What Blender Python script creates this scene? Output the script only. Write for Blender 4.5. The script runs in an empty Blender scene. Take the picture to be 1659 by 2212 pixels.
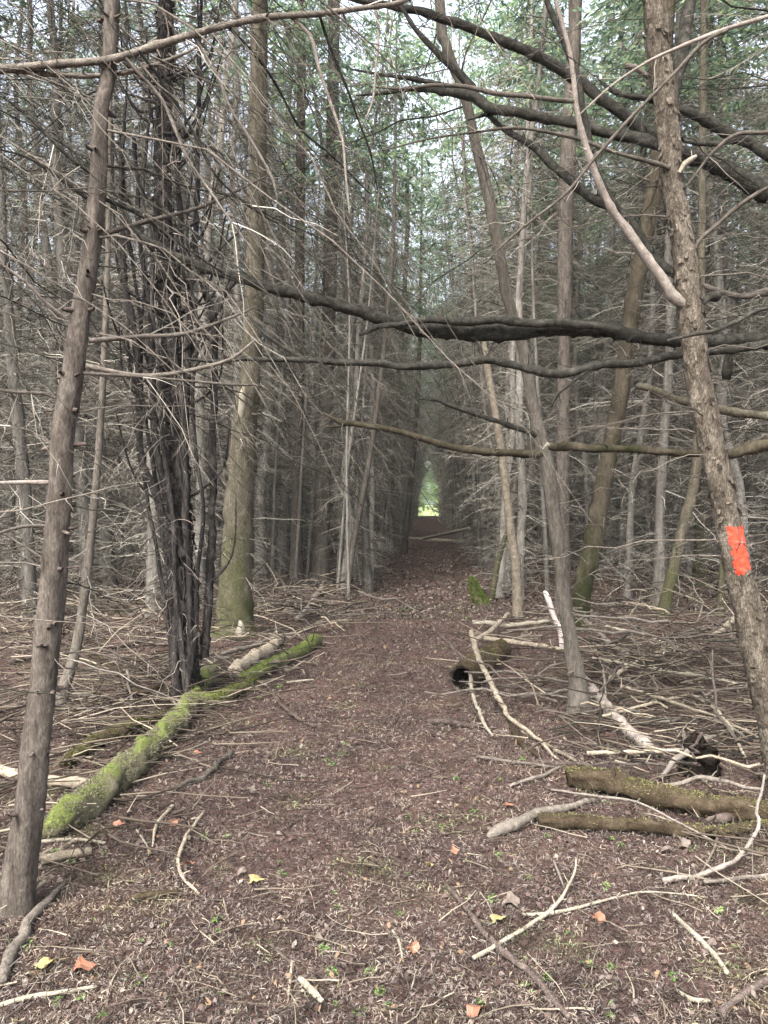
import bpy, math, random
import numpy as np
from mathutils import Matrix, Vector

rng = np.random.default_rng(7)
random.seed(7)
C = bpy.context.scene.collection
scene = bpy.context.scene

# ------------------------------------------------------------------ camera
CAMH, F = 1.55, 1670.0            # eye height; focal length measured in photo units 1659 wide
YAW, PITCH = math.atan(95.5 / F), math.atan(21 / F)
cam_data = bpy.data.cameras.new('camera')
cam = bpy.data.objects.new('camera', cam_data)
C.objects.link(cam)
cam.location = (0, 0, CAMH)
cam.rotation_euler = (math.pi / 2 - PITCH, 0, YAW)
cam_data.sensor_fit = 'HORIZONTAL'
cam_data.sensor_width = 36
cam_data.lens = 36 * F / 1659
cam_data.clip_end = 2000
cam_data.clip_start = 0.05
scene.camera = cam
CR = np.array(cam.rotation_euler.to_matrix())
CO = np.array([0, 0, CAMH])


def ray(x, y):
    return CR @ np.array([(x - 829.5) / F, -(y - 1106) / F, -1.0])


def at(x, y, d):
    """the point d metres in front of the eye in the direction measured off the photo"""
    return CO + ray(x, y) * d


def on_ground(x, y, z=0.0):
    r = ray(x, y)
    return CO + r * ((z - CAMH) / r[2])


def depth_of(y):
    return CAMH * F / (y - 1085.0)


# ------------------------------------------------------------------ mesh helpers
class Geo:
    def __init__(self):
        self.v, self.q, self.t, self.qm, self.tm, self.n = [], [], [], [], [], 0

    def add(self, v, q=None, t=None, m=0):
        if q is not None and len(q):
            self.q.append(np.asarray(q, int) + self.n)
            self.qm.append(np.full(len(q), m))
        if t is not None and len(t):
            self.t.append(np.asarray(t, int) + self.n)
            self.tm.append(np.full(len(t), m))
        self.v.append(np.asarray(v, float))
        self.n += len(v)

    def arrays(self):
        v = np.concatenate(self.v) if self.v else np.zeros((0, 3))
        q = np.concatenate(self.q) if self.q else np.zeros((0, 4), int)
        t = np.concatenate(self.t) if self.t else np.zeros((0, 3), int)
        m = np.concatenate(self.qm + self.tm) if (self.qm or self.tm) else np.zeros(0, int)
        return v, q, t, m

    def mesh(self, name, mats, origin=(0, 0, 0), smooth=True):
        v, q, t, m = self.arrays()
        me = bpy.data.meshes.new(name)
        me.vertices.add(len(v))
        me.vertices.foreach_set('co', (v - np.asarray(origin)).astype(np.float32).ravel())
        loops = np.concatenate([q.ravel(), t.ravel()]).astype(np.int32)
        me.loops.add(len(loops))
        me.loops.foreach_set('vertex_index', loops)
        npoly = len(q) + len(t)
        me.polygons.add(npoly)
        starts = np.concatenate([np.arange(len(q)) * 4, len(q) * 4 + np.arange(len(t)) * 3]).astype(np.int32)
        me.polygons.foreach_set('loop_start', starts)
        for mm in (mats if isinstance(mats, (list, tuple)) else [mats]):
            me.materials.append(mm)
        me.polygons.foreach_set('material_index', m.astype(np.int32))
        me.polygons.foreach_set('use_smooth', np.full(npoly, smooth))
        me.update(calc_edges=True)
        return me

    def obj(self, name, mats, parent=None, smooth=True, base=None):
        """link as one mesh object; the mesh origin sits at the parent's base (or at base)"""
        org = np.array(parent['_base']) if parent is not None else (np.array(base) if base is not None else np.zeros(3))
        o = bpy.data.objects.new(name, self.mesh(name, mats, org, smooth))
        C.objects.link(o)
        if parent is not None:
            o.parent = parent
            o['_base'] = [float(a) for a in org]
        else:
            o.location = org
            o['_base'] = [float(a) for a in org]
        return o


def tag(o, label=None, cat=None, group=None, kind=None):
    if label: o['label'] = label
    if cat: o['category'] = cat
    if group: o['group'] = group
    if kind: o['kind'] = kind
    return o


def thing(name, base, label, cat, group=None):
    o = bpy.data.objects.new(name, None)
    C.objects.link(o)
    o.location = base
    o.empty_display_size = 0.1
    o['_base'] = [float(a) for a in base]
    return tag(o, label, cat, group)


def sub_obj(g, name, mat, part, smooth=True):
    """a piece of a part"""
    o = bpy.data.objects.new(name, g.mesh(name, mat, np.array(part['_base']), smooth))
    C.objects.link(o)
    o.parent = part
    o['_base'] = part['_base']
    return o


def nrm(a):
    return a / np.maximum(np.linalg.norm(a, axis=-1, keepdims=True), 1e-9)


def spline(P, R, step):
    """Catmull-Rom through points P with radii R, a ring every step metres"""
    P = np.asarray(P, float); R = np.asarray(R, float)
    A = np.column_stack([P, R])
    A = np.vstack([2 * A[0] - A[1], A, 2 * A[-1] - A[-2]])
    out = []
    for i in range(1, len(A) - 2):
        n = max(1, int(np.linalg.norm(A[i + 1, :3] - A[i, :3]) / step))
        t = np.linspace(0, 1, n, endpoint=False)[:, None]
        p0, p1, p2, p3 = A[i - 1], A[i], A[i + 1], A[i + 2]
        out.append(0.5 * (2 * p1 + (p2 - p0) * t + (2 * p0 - 5 * p1 + 4 * p2 - p3) * t ** 2 + (3 * p1 - p0 - 3 * p2 + p3) * t ** 3))
    out.append(A[-2][None])
    out = np.vstack(out)
    return out[:, :3], np.maximum(out[:, 3], 0.0008)


def frames(P):
    T = nrm(np.gradient(P, axis=0)) if len(P) > 2 else np.repeat(nrm((P[-1] - P[0])[None]), len(P), 0)
    m = np.abs(nrm((P[-1] - P[0])[None])[0])
    ref = np.zeros(3); ref[int(np.argmin(m))] = 1
    U = nrm(np.cross(T, ref)); V = np.cross(T, U)
    return T, U, V


def tube(g, P, R, sides=6, rough=0.0, caps=(False, False), plates=0.0, wave=0.0, m=0, r=None):
    r = r or rng
    P = np.asarray(P, float); R = np.asarray(R, float)
    n = len(P)
    T, U, V = frames(P)
    a = np.linspace(0, 2 * math.pi, sides, endpoint=False)
    rad = np.repeat(R[:, None], sides, 1)
    L = np.concatenate([[0], np.cumsum(np.linalg.norm(np.diff(P, axis=0), axis=1))])
    if wave:
        for k in range(5):
            f, c, ph = r.uniform(4, 26), r.integers(1, 5), r.uniform(0, 6.28)
            rad *= 1 + wave * 0.5 * np.sin(L[:, None] * f + c * a[None] + ph)
    if rough:
        rad *= 1 + rough * r.standard_normal(rad.shape)
    if plates:
        warp = 0.35 * np.sin(L[:, None] * 23 + a[None] * 2) + 0.3 * np.sin(L[:, None] * 61 + a[None] * 5 + 1)
        ci = np.floor(a[None] * 2.2 + warp).astype(int)
        li = np.floor(L[:, None] / 0.055 + 0.7 * (ci * 37 % 11) / 2.0 + warp).astype(int)
        hsh = np.sin(ci * 127.1 + li * 311.7) * 43758.5453
        hsh = hsh - np.floor(hsh)
        rad *= 1 + plates * (hsh - 0.5)
    ring = P[:, None] + rad[..., None] * (np.cos(a)[None, :, None] * U[:, None] + np.sin(a)[None, :, None] * V[:, None])
    g.ring = ring
    v = ring.reshape(-1, 3)
    i = np.arange(n - 1)[:, None] * sides; j = np.arange(sides)[None]; j2 = (j + 1) % sides
    q = np.stack([i + j, i + j2, i + sides + j2, i + sides + j], -1).reshape(-1, 4)
    tr = []
    extra = []
    if caps[0]:
        extra.append(P[0] - T[0] * 0.0)
        tr += [(len(v) + len(extra) - 1, (k + 1) % sides, k) for k in range(sides)]
    if caps[1]:
        extra.append(P[-1] + T[-1] * 0.0)
        b = (n - 1) * sides
        tr += [(len(v) + len(extra) - 1, b + k, b + (k + 1) % sides) for k in range(sides)]
    if extra:
        v = np.vstack([v, np.array(extra)])
    g.add(v, q, np.array(tr) if tr else None, m)


def twig(g, p, d, length, r0, sides=3, segs=3, curve=None, r=None, m=0, tip=0.25, wob=0.05):
    r = r or rng
    t = np.linspace(0, 1, segs + 1)[:, None]
    c = np.zeros(3) if curve is None else np.asarray(curve)
    P = p + d * length * t + c * length * t ** 2 + np.vstack([np.zeros(3), r.normal(0, wob * length / segs, (segs, 3))])
    R = r0 * (1 - (1 - tip) * t[:, 0])
    tube(g, P, R, sides, r=r, m=m)
    return P


def limb(g, p, d, length, r0, ntw=8, curve=(0, 0, -0.2), sides=4, segs=6, tw=(0.12, 0.45), r=None, fork=0.35, m=0):
    """a dead branch with alternating bare side twigs"""
    r = r or rng
    P = twig(g, p, d, length, r0, sides, segs, curve, r, m, 0.2, 0.10)
    n = len(P)
    for k in range(ntw):
        s = r.uniform(0.12, 0.98) * (n - 1)
        i = min(int(s), n - 2); q = P[i] + (P[i + 1] - P[i]) * (s - i)
        T = nrm((P[i + 1] - P[i])[None])[0]
        side = nrm(np.cross(T, r.normal(0, 0.35, 3) + np.array([0, 0, 1]))[None])[0] * r.choice([-1, 1])
        dd = nrm((T * r.uniform(0.5, 1.1) + side * r.uniform(0.4, 1) + np.array([0, 0, r.uniform(-0.5, 0.15)]))[None])[0]
        l = length * r.uniform(*tw) * (1.15 - s / (n - 1))
        Q = twig(g, q, dd, l, r0 * 0.45, 3, 3, (0, 0, r.uniform(-0.25, 0.1)), r, m, 0.3, 0.12)
        if r.random() < fork:
            e = nrm((dd + r.normal(0, 0.5, 3))[None])[0]
            twig(g, Q[1], e, l * 0.6, r0 * 0.3, 3, 2, None, r, m)
    return P


# ------------------------------------------------------------------ materials
def new_mat(name):
    m = bpy.data.materials.new(name)
    m.use_nodes = True
    nt = m.node_tree
    nt.nodes.clear()
    return m, nt, (lambda ty, **k: _node(nt, ty, k))


def _node(nt, ty, k):
    n = nt.nodes.new(ty)
    for a, b in k.items():
        if a == 'inputs':
            for x, y in b.items():
                n.inputs[x].default_value = y
        else:
            setattr(n, a, b)
    return n


def ramp(nt, stops, interp='LINEAR'):
    n = nt.nodes.new('ShaderNodeValToRGB')
    n.color_ramp.interpolation = interp
    e = n.color_ramp.elements
    while len(e) > 1:
        e.remove(e[-1])
    e[0].position = stops[0][0]; e[0].color = (*stops[0][1], 1)
    for p, c in stops[1:]:
        x = e.new(p); x.color = (*c, 1)
    return n


def bark(name, dark, mid, light, scale=9, stretch=0.25, moss=None, moss_amt=0.0, moss_up=0.0, bump=0.6, island=0.0, rough=0.9, obj_var=0.35, spots=None, moss_h=None):
    m, nt, N = new_mat(name)
    L = nt.links.new
    tc = N('ShaderNodeTexCoord')
    mp = N('ShaderNodeMapping'); mp.inputs['Scale'].default_value = (1, 1, stretch)
    L(tc.outputs['Object'], mp.inputs['Vector'])
    oi = N('ShaderNodeObjectInfo')
    off = N('ShaderNodeVectorMath', operation='SCALE'); off.inputs[0].default_value = (13, 7, 5)
    L(oi.outputs['Random'], off.inputs['Scale'])
    ad = N('ShaderNodeVectorMath', operation='ADD')
    L(mp.outputs[0], ad.inputs[0]); L(off.outputs[0], ad.inputs[1])
    n1 = N('ShaderNodeTexNoise', inputs={'Scale': scale, 'Detail': 6, 'Roughness': 0.65})
    n2 = N('ShaderNodeTexNoise', inputs={'Scale': scale * 6, 'Detail': 4, 'Roughness': 0.7})
    L(ad.outputs[0], n1.inputs['Vector']); L(ad.outputs[0], n2.inputs['Vector'])
    mix = N('ShaderNodeMix', data_type='FLOAT', inputs={0: 0.5})
    L(n1.outputs['Fac'], mix.inputs[2]); L(n2.outputs['Fac'], mix.inputs[3])
    cr = ramp(nt, [(0.34, dark), (0.5, mid), (0.64, light)])
    L(mix.outputs[0], cr.inputs['Fac'])
    col = cr.outputs['Color']
    if spots:
        vo = N('ShaderNodeTexVoronoi', inputs={'Scale': spots[0]})
        L(ad.outputs[0], vo.inputs['Vector'])
        sr = ramp(nt, [(0.0, (1, 1, 1)), (spots[2], (0, 0, 0))])
        L(vo.outputs['Distance'], sr.inputs['Fac'])
        mx = N('ShaderNodeMix', data_type='RGBA')
        L(sr.outputs['Color'], mx.inputs[0]); L(col, mx.inputs[6]); mx.inputs[7].default_value = (*spots[1], 1)
        col = mx.outputs[2]
    if island:
        ge = N('ShaderNodeNewGeometry')
        mr = N('ShaderNodeMapRange', inputs={3: 1 - island, 4: 1 + island})
        L(ge.outputs['Random Per Island'], mr.inputs[0])
        vm = N('ShaderNodeVectorMath', operation='SCALE')
        L(col, vm.inputs[0]); L(mr.outputs[0], vm.inputs['Scale'])
        col = vm.outputs[0]
    if obj_var:
        mr = N('ShaderNodeMapRange', inputs={3: 1 - obj_var, 4: 1 + obj_var})
        L(oi.outputs['Random'], mr.inputs[0])
        vm = N('ShaderNodeVectorMath', operation='SCALE')
        L(col, vm.inputs[0]); L(mr.outputs[0], vm.inputs['Scale'])
        col = vm.outputs[0]
    if moss:
        n3 = N('ShaderNodeTexNoise', inputs={'Scale': 3.2, 'Detail': 5, 'Roughness': 0.7})
        L(ad.outputs[0], n3.inputs['Vector'])
        ge2 = N('ShaderNodeNewGeometry')
        sx = N('ShaderNodeSeparateXYZ'); L(ge2.outputs['Normal'], sx.inputs[0])
        ma = N('ShaderNodeMath', operation='MULTIPLY_ADD', inputs={1: moss_up, 2: moss_amt - 0.5})
        L(sx.outputs['Z'], ma.inputs[0])
        sm = N('ShaderNodeMath', operation='ADD'); L(n3.outputs['Fac'], sm.inputs[0]); L(ma.outputs[0], sm.inputs[1])
        fac = sm.outputs[0]
        if moss_h:                                    # moss thins out above a height on the trunk
            so = N('ShaderNodeSeparateXYZ'); L(tc.outputs['Object'], so.inputs[0])
            hh = N('ShaderNodeMath', operation='MULTIPLY_ADD', inputs={1: -moss_h, 2: 0})
            L(so.outputs['Z'], hh.inputs[0])
            s2 = N('ShaderNodeMath', operation='ADD'); L(fac, s2.inputs[0]); L(hh.outputs[0], s2.inputs[1])
            fac = s2.outputs[0]
        rr = ramp(nt, [(0.44, (0, 0, 0)), (0.6, (1, 1, 1))])
        L(fac, rr.inputs['Fac'])
        mc = ramp(nt, [(0.3, tuple(c * 0.5 for c in moss)), (0.55, moss), (0.7, tuple(min(1, c * 1.6) for c in moss))])
        L(n2.outputs['Fac'], mc.inputs['Fac'])
        mx = N('ShaderNodeMix', data_type='RGBA')
        L(rr.outputs['Color'], mx.inputs[0]); L(col, mx.inputs[6]); L(mc.outputs['Color'], mx.inputs[7])
        col = mx.outputs[2]
    b = N('ShaderNodeBsdfPrincipled', inputs={'Roughness': rough, 'Specular IOR Level': 0.04})
    L(col, b.inputs['Base Color'])
    bm = N('ShaderNodeBump', inputs={'Strength': bump, 'Distance': 0.02})
    L(mix.outputs[0], bm.inputs['Height']); L(bm.outputs[0], b.inputs['Normal'])
    o = N('ShaderNodeOutputMaterial'); L(b.outputs[0], o.inputs[0])
    return m


def island_mat(name, stops, rough=0.95, transl=0.0, interp='CONSTANT', obj_var=0.0, patches=None):
    """each loose piece of the mesh takes its own colour out of the list"""
    m, nt, N = new_mat(name)
    L = nt.links.new
    ge = N('ShaderNodeNewGeometry')
    cr = ramp(nt, stops, interp)
    L(ge.outputs['Random Per Island'], cr.inputs['Fac'])
    col = cr.outputs['Color']
    if obj_var:
        oi = N('ShaderNodeObjectInfo')
        mr = N('ShaderNodeMapRange', inputs={3: 1 - obj_var, 4: 1 + obj_var})
        L(oi.outputs['Random'], mr.inputs[0])
        vm = N('ShaderNodeVectorMath', operation='SCALE')
        L(col, vm.inputs[0]); L(mr.outputs[0], vm.inputs['Scale'])
        col = vm.outputs[0]
    if patches:
        tc = N('ShaderNodeTexCoord')
        for sc, st in patches:
            n = N('ShaderNodeTexNoise', inputs={'Scale': sc, 'Detail': 5, 'Roughness': 0.65}); L(tc.outputs['Object'], n.inputs['Vector'])
            pr = ramp(nt, st); L(n.outputs['Fac'], pr.inputs['Fac'])
            mu = N('ShaderNodeMix', data_type='RGBA', blend_type='MULTIPLY', inputs={0: 1.0})
            L(col, mu.inputs[6]); L(pr.outputs[0], mu.inputs[7]); col = mu.outputs[2]
    b = N('ShaderNodeBsdfPrincipled', inputs={'Roughness': rough, 'Specular IOR Level': 0.05})
    L(col, b.inputs['Base Color'])
    out = b.outputs[0]
    if transl:
        tb = N('ShaderNodeBsdfTranslucent'); L(col, tb.inputs['Color'])
        mx = N('ShaderNodeMixShader', inputs={0: transl})
        L(b.outputs[0], mx.inputs[1]); L(tb.outputs[0], mx.inputs[2])
        out = mx.outputs[0]
    o = N('ShaderNodeOutputMaterial'); L(out, o.inputs[0])
    return m


M_grey = bark('bark_grey_brown', (0.0209, 0.0172, 0.0145), (0.0611, 0.0517, 0.0434), (0.117, 0.102, 0.0868), 22, 0.3, (0.0804, 0.0861, 0.0402), 0.16, spots=(13, (0.0161, 0.0123, 0.00964), 0.2), obj_var=0.12)
M_flaky = bark('bark_flaky', (0.018, 0.0145, 0.0113), (0.0636, 0.0527, 0.0407), (0.171, 0.149, 0.121), 22, 0.4, (0.114, 0.102, 0.0347), 0.1, bump=1.0, obj_var=0.0)
M_char = bark('bark_blackened', (0.005, 0.005, 0.005), (0.014, 0.0125, 0.012), (0.055, 0.049, 0.044), 12, 0.25, obj_var=0.25)
M_mossy = bark('bark_mossy', (0.022, 0.019, 0.013), (0.06, 0.053, 0.038), (0.12, 0.106, 0.082), 16, 0.3, (0.046, 0.046, 0.023), 0.62, moss_h=0.13, obj_var=0.15)
M_moss_dark = bark('bark_dark_green', (0.0125, 0.011, 0.008), (0.035, 0.029, 0.02), (0.065, 0.055, 0.04), 10, 0.3, (0.018, 0.02, 0.0085), 0.56, moss_h=0.06, obj_var=0.1)
M_brown = bark('bark_brown', (0.0216, 0.0188, 0.0152), (0.056, 0.0492, 0.0408), (0.1, 0.0896, 0.076), 14, 0.25, (0.072, 0.08, 0.036), 0.2, spots=(12, (0.028, 0.02, 0.016), 0.14), obj_var=0.3)
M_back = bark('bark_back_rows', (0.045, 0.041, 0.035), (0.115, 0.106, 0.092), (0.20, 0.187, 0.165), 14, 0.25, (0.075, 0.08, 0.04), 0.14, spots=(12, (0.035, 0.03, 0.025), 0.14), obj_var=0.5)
M_branch_dark = bark('branch_dark', (0.0069, 0.0069, 0.00632), (0.0218, 0.0207, 0.0172), (0.0633, 0.0586, 0.0494), 30, 1, (0.069, 0.0667, 0.0403), 0.05, 0.28, obj_var=0.2)
M_branch = bark('branch_grey', (0.031, 0.0264, 0.0224), (0.0815, 0.0704, 0.0584), (0.147, 0.128, 0.11), 28, 1, (0.0931, 0.088, 0.048), 0.05, 0.12, obj_var=0.35, island=0.25)
M_branch_pale = bark('branch_pale', (0.0742, 0.0619, 0.0529), (0.149, 0.128, 0.11), (0.223, 0.197, 0.175), 25, 1, obj_var=0.2, island=0.2)
M_stick = bark('stick_weathered', (0.06, 0.05, 0.037), (0.155, 0.13, 0.098), (0.28, 0.245, 0.19), 22, 1, (0.14, 0.14, 0.06), 0.08, 0.1, obj_var=0.4)
M_stick_dark = bark('stick_dark', (0.02, 0.016, 0.014), (0.06, 0.046, 0.04), (0.13, 0.105, 0.09), 22, 1, obj_var=0.3)
M_stick_pale = bark('stick_peeled', (0.0983, 0.0825, 0.0591), (0.18, 0.161, 0.124), (0.262, 0.239, 0.197), 16, 1, obj_var=0.15)
M_log = bark('log_rotten', (0.0111, 0.00832, 0.00555), (0.0318, 0.0238, 0.0151), (0.0635, 0.0496, 0.0325), 14, 1, (0.0397, 0.0456, 0.0119), 0.0, 0.36, obj_var=0.15)
M_log_moss = bark('log_moss', (0.0362, 0.0328, 0.0206), (0.0725, 0.0655, 0.0413), (0.13, 0.111, 0.0825), 14, 1, (0.0869, 0.102, 0.0309), 0.35, 0.3, obj_var=0.0)
M_twig = island_mat('dead_twigs', [(0, (0.03, 0.027, 0.022)), (0.28, (0.075, 0.068, 0.055)), (0.5, (0.14, 0.127, 0.105)), (0.72, (0.22, 0.203, 0.17)), (0.9, (0.36, 0.335, 0.29))], obj_var=0.3)
M_twig_dark = island_mat('dark_twigs', [(0, (0.02, 0.018, 0.016)), (0.4, (0.045, 0.038, 0.034)), (0.75, (0.10, 0.085, 0.075)), (0.92, (0.26, 0.22, 0.19))], obj_var=0.2)
M_leaf = island_mat('cedar_leaf', [(0, (0.06, 0.102, 0.0693)), (0.3, (0.096, 0.15, 0.101)), (0.6, (0.144, 0.21, 0.132)), (0.85, (0.216, 0.276, 0.145))], 0.7, 0.62, 'LINEAR', 0.25)
M_leaf_dark = island_mat('cedar_leaf_dark', [(0, (0.02, 0.05, 0.03)), (0.5, (0.035, 0.08, 0.045)), (0.9, (0.07, 0.125, 0.06))], 0.7, 0.35, 'LINEAR', 0.2)
M_sprout = island_mat('sprout_leaf', [(0, (0.049, 0.0997, 0.027)), (0.5, (0.091, 0.16, 0.0462)), (0.9, (0.14, 0.199, 0.0616))], 0.6, 0.3, 'LINEAR', 0.2)
M_fuzz_vivid = island_mat('moss_tufts_vivid', [(0, (0.0336, 0.0521, 0.00857)), (0.4, (0.0612, 0.0922, 0.0153)), (0.8, (0.0979, 0.132, 0.0275))], 0.95, 0.15, 'LINEAR')
M_fuzz = island_mat('moss_tufts', [(0, (0.0583, 0.0598, 0.0309)), (0.35, (0.0973, 0.0981, 0.0537)), (0.7, (0.14, 0.133, 0.0859)), (0.93, (0.195, 0.168, 0.143))], 0.95, 0.15, 'LINEAR')
M_fuzz_olive = island_mat('moss_tufts_olive', [(0, (0.0517, 0.054, 0.0207)), (0.5, (0.0978, 0.0989, 0.0391)), (0.9, (0.161, 0.155, 0.069))], 0.95, 0.1, 'LINEAR')
M_fuzz_dk = island_mat('moss_tufts_dark', [(0, (0.035, 0.042, 0.0105)), (0.5, (0.0665, 0.077, 0.0175)), (0.9, (0.119, 0.119, 0.042))], 0.95, 0.1, 'LINEAR')
M_needle = island_mat('needle_litter', [(0, (0.0212, 0.0177, 0.0154)), (0.16, (0.0528, 0.0419, 0.0362)), (0.36, (0.0883, 0.0712, 0.0611)), (0.56, (0.12, 0.1, 0.089)), (0.74, (0.149, 0.134, 0.119)), (0.90, (0.168, 0.146, 0.125)), (0.98, (0.205, 0.183, 0.155)), (0.985, (0.0964, 0.12, 0.0518))], patches=[(1.3, [(0.35, (0.72, 0.70, 0.73)), (0.55, (1.0, 1.0, 1.0)), (0.7, (1.25, 1.18, 1.05))]), (8, [(0.38, (0.32, 0.31, 0.31)), (0.49, (0.95, 0.95, 0.95)), (0.64, (1.45, 1.38, 1.25))]), (2.1, [(0.54, (1, 1, 1)), (0.68, (0.85, 1.15, 0.65))])])
M_leaflit = island_mat('leaf_litter', [(0, (0.036, 0.024, 0.02)), (0.35, (0.068, 0.048, 0.0416)), (0.65, (0.1, 0.08, 0.0704)), (0.88, (0.132, 0.088, 0.056)), (0.96, (0.16, 0.136, 0.116))])
M_twiglit = island_mat('twig_litter', [(0, (0.024, 0.0192, 0.0152)), (0.35, (0.056, 0.0448, 0.0352)), (0.65, (0.1, 0.0824, 0.0624)), (0.88, (0.184, 0.156, 0.12))])


def plain(name, c1, c2, scale=40, rough=0.6, transl=0.0, bump=0.3, spec=0.2):
    m, nt, N = new_mat(name)
    L = nt.links.new
    tc = N('ShaderNodeTexCoord')
    n = N('ShaderNodeTexNoise', inputs={'Scale': scale, 'Detail': 5})
    L(tc.outputs['Object'], n.inputs['Vector'])
    cr = ramp(nt, [(0.35, c1), (0.65, c2)]); L(n.outputs['Fac'], cr.inputs['Fac'])
    b = N('ShaderNodeBsdfPrincipled', inputs={'Roughness': rough, 'Specular IOR Level': spec})
    L(cr.outputs[0], b.inputs['Base Color'])
    bm = N('ShaderNodeBump', inputs={'Strength': bump, 'Distance': 0.01}); L(n.outputs['Fac'], bm.inputs['Height']); L(bm.outputs[0], b.inputs['Normal'])
    o = N('ShaderNodeOutputMaterial'); L(b.outputs[0], o.inputs[0])
    return m


M_blaze = plain('blaze_paint', (0.40, 0.026, 0.013), (0.68, 0.05, 0.022), 45, 0.5)
M_leaf_orange = plain('fallen_leaf_orange', (0.12, 0.052, 0.0304), (0.176, 0.088, 0.056), 50)
M_leaf_yellow = plain('fallen_leaf_yellow', (0.143, 0.112, 0.045), (0.195, 0.161, 0.075), 50)
M_leaf_tan = plain('fallen_leaf_tan', (0.066, 0.0506, 0.0396), (0.106, 0.0858, 0.0726), 50)
M_endgrain = plain('cut_wood', (0.30, 0.22, 0.12), (0.5, 0.4, 0.26), 60)
M_hollow = plain('rotten_core_and_shade', (0.004, 0.0035, 0.003), (0.014, 0.011, 0.009), 60, 1.0, 0.0, 1.0, 0.0)  # the hollow log's core, and shade painted as black on the brush lump


def ground_mat():
    m, nt, N = new_mat('forest_soil')
    L = nt.links.new
    tc = N('ShaderNodeTexCoord')
    n1 = N('ShaderNodeTexNoise', inputs={'Scale': 38, 'Detail': 8, 'Roughness': 0.75})
    n2 = N('ShaderNodeTexNoise', inputs={'Scale': 1.6, 'Detail': 4})
    n3 = N('ShaderNodeTexNoise', inputs={'Scale': 0.9, 'Detail': 6, 'Roughness': 0.7})
    for n in (n1, n2, n3):
        L(tc.outputs['Object'], n.inputs['Vector'])
    cr = ramp(nt, [(0.3, (0.02, 0.014, 0.013)), (0.46, (0.058, 0.039, 0.034)), (0.58, (0.098, 0.069, 0.061)), (0.72, (0.16, 0.122, 0.10))])
    L(n1.outputs['Fac'], cr.inputs['Fac'])
    pr = ramp(nt, [(0.35, (0.75, 0.72, 0.74)), (0.65, (1.15, 1.05, 1.0))]); L(n2.outputs['Fac'], pr.inputs['Fac'])
    mu = N('ShaderNodeMix', data_type='RGBA', blend_type='MULTIPLY', inputs={0: 1.0})
    L(cr.outputs[0], mu.inputs[6]); L(pr.outputs[0], mu.inputs[7])
    gr = ramp(nt, [(0.60, (0, 0, 0)), (0.72, (0.45, 0.45, 0.45))]); L(n3.outputs['Fac'], gr.inputs['Fac'])
    mx = N('ShaderNodeMix', data_type='RGBA'); L(gr.outputs[0], mx.inputs[0]); L(mu.outputs[2], mx.inputs[6]); mx.inputs[7].default_value = (0.10, 0.115, 0.04, 1)
    b = N('ShaderNodeBsdfPrincipled', inputs={'Roughness': 1.0, 'Specular IOR Level': 0.03})
    L(mx.outputs[2], b.inputs['Base Color'])
    bm = N('ShaderNodeBump', inputs={'Strength': 1.0, 'Distance': 0.03}); L(n1.outputs['Fac'], bm.inputs['Height']); L(bm.outputs[0], b.inputs['Normal'])
    o = N('ShaderNodeOutputMaterial'); L(b.outputs[0], o.inputs[0])
    return m


M_soil = ground_mat()
M_meadow = plain('meadow_grass', (0.22, 0.29, 0.10), (0.34, 0.40, 0.16), 1.5, 0.9)

# ------------------------------------------------------------------ ground
FOREST_END = 84.0
_ph = rng.uniform(0, 6.28, 24); _fr = rng.uniform(0.4, 5.5, 24); _an = rng.uniform(0, 6.28, 24)


def hz(x, y):
    x = np.asarray(x, float); y = np.asarray(y, float)
    z = np.zeros(np.broadcast(x, y).shape)
    for p, f, a in zip(_ph, _fr, _an):
        z = z + 0.013 / (0.6 + 0.4 * f) * np.sin(f * (x * math.cos(a) + y * math.sin(a)) + p)
    edge = np.clip((np.abs(x - 0.05) - 0.9) / 1.6, 0, 1)
    z = z * (0.5 + 0.8 * edge) + 0.05 * edge * np.clip((y - 3) / 6, 0, 1)
    return z


def axis(lo, hi, flo, fhi, fine, ratio=1.16):
    a = list(np.arange(flo, fhi, fine)); s = fine
    while a[-1] < hi:
        s *= ratio; a.append(min(hi, a[-1] + s))
    s = fine; b = [a[0]]
    while b[-1] > lo:
        s *= ratio; b.append(max(lo, b[-1] - s))
    return np.array(b[:0:-1] + a)


gx = axis(-160, 160, -5, 5, 0.07); gy = axis(-40, 420, 1.6, 11, 0.07)
X, Y = np.meshgrid(gx, gy)
Z = hz(X, Y) + np.where((np.abs(X) < 8) & (Y < 14), rng.normal(0, 0.006, X.shape), 0)
Z = np.where((np.abs(X) > 60) | (Y > 120), 0, Z)
V = np.stack([X, Y, Z], -1).reshape(-1, 3)
nx = len(gx)
I, J = np.meshgrid(np.arange(len(gy) - 1), np.arange(nx - 1), indexing='ij')
Q = np.stack([I * nx + J, I * nx + J + 1, (I + 1) * nx + J + 1, (I + 1) * nx + J], -1).reshape(-1, 4)
cx = V[Q].mean(1)
half = 1.05 + 0.12 * np.sin(cx[:, 1] * 1.7) + 0.1 * np.sin(cx[:, 1] * 4.1 + 1)
is_path = (np.abs(cx[:, 0] - 0.0) < half) & (cx[:, 1] < FOREST_END) & (cx[:, 1] > -8)
is_mead = cx[:, 1] > FOREST_END
for nm, mask, mt in (('path', is_path, M_soil), ('forest_floor', ~is_path & ~is_mead, M_soil), ('meadow', is_mead, M_meadow)):
    q = Q[mask]; u, inv = np.unique(q, return_inverse=True)
    g = Geo(); g.add(V[u], inv.reshape(-1, 4))
    tag(g.obj(nm, mt), {'path': 'straight path of trodden brown needles between the conifer rows', 'forest_floor': 'brown needle covered ground under the conifers', 'meadow': 'bright green meadow beyond the end of the path'}[nm], kind='structure')


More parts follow.
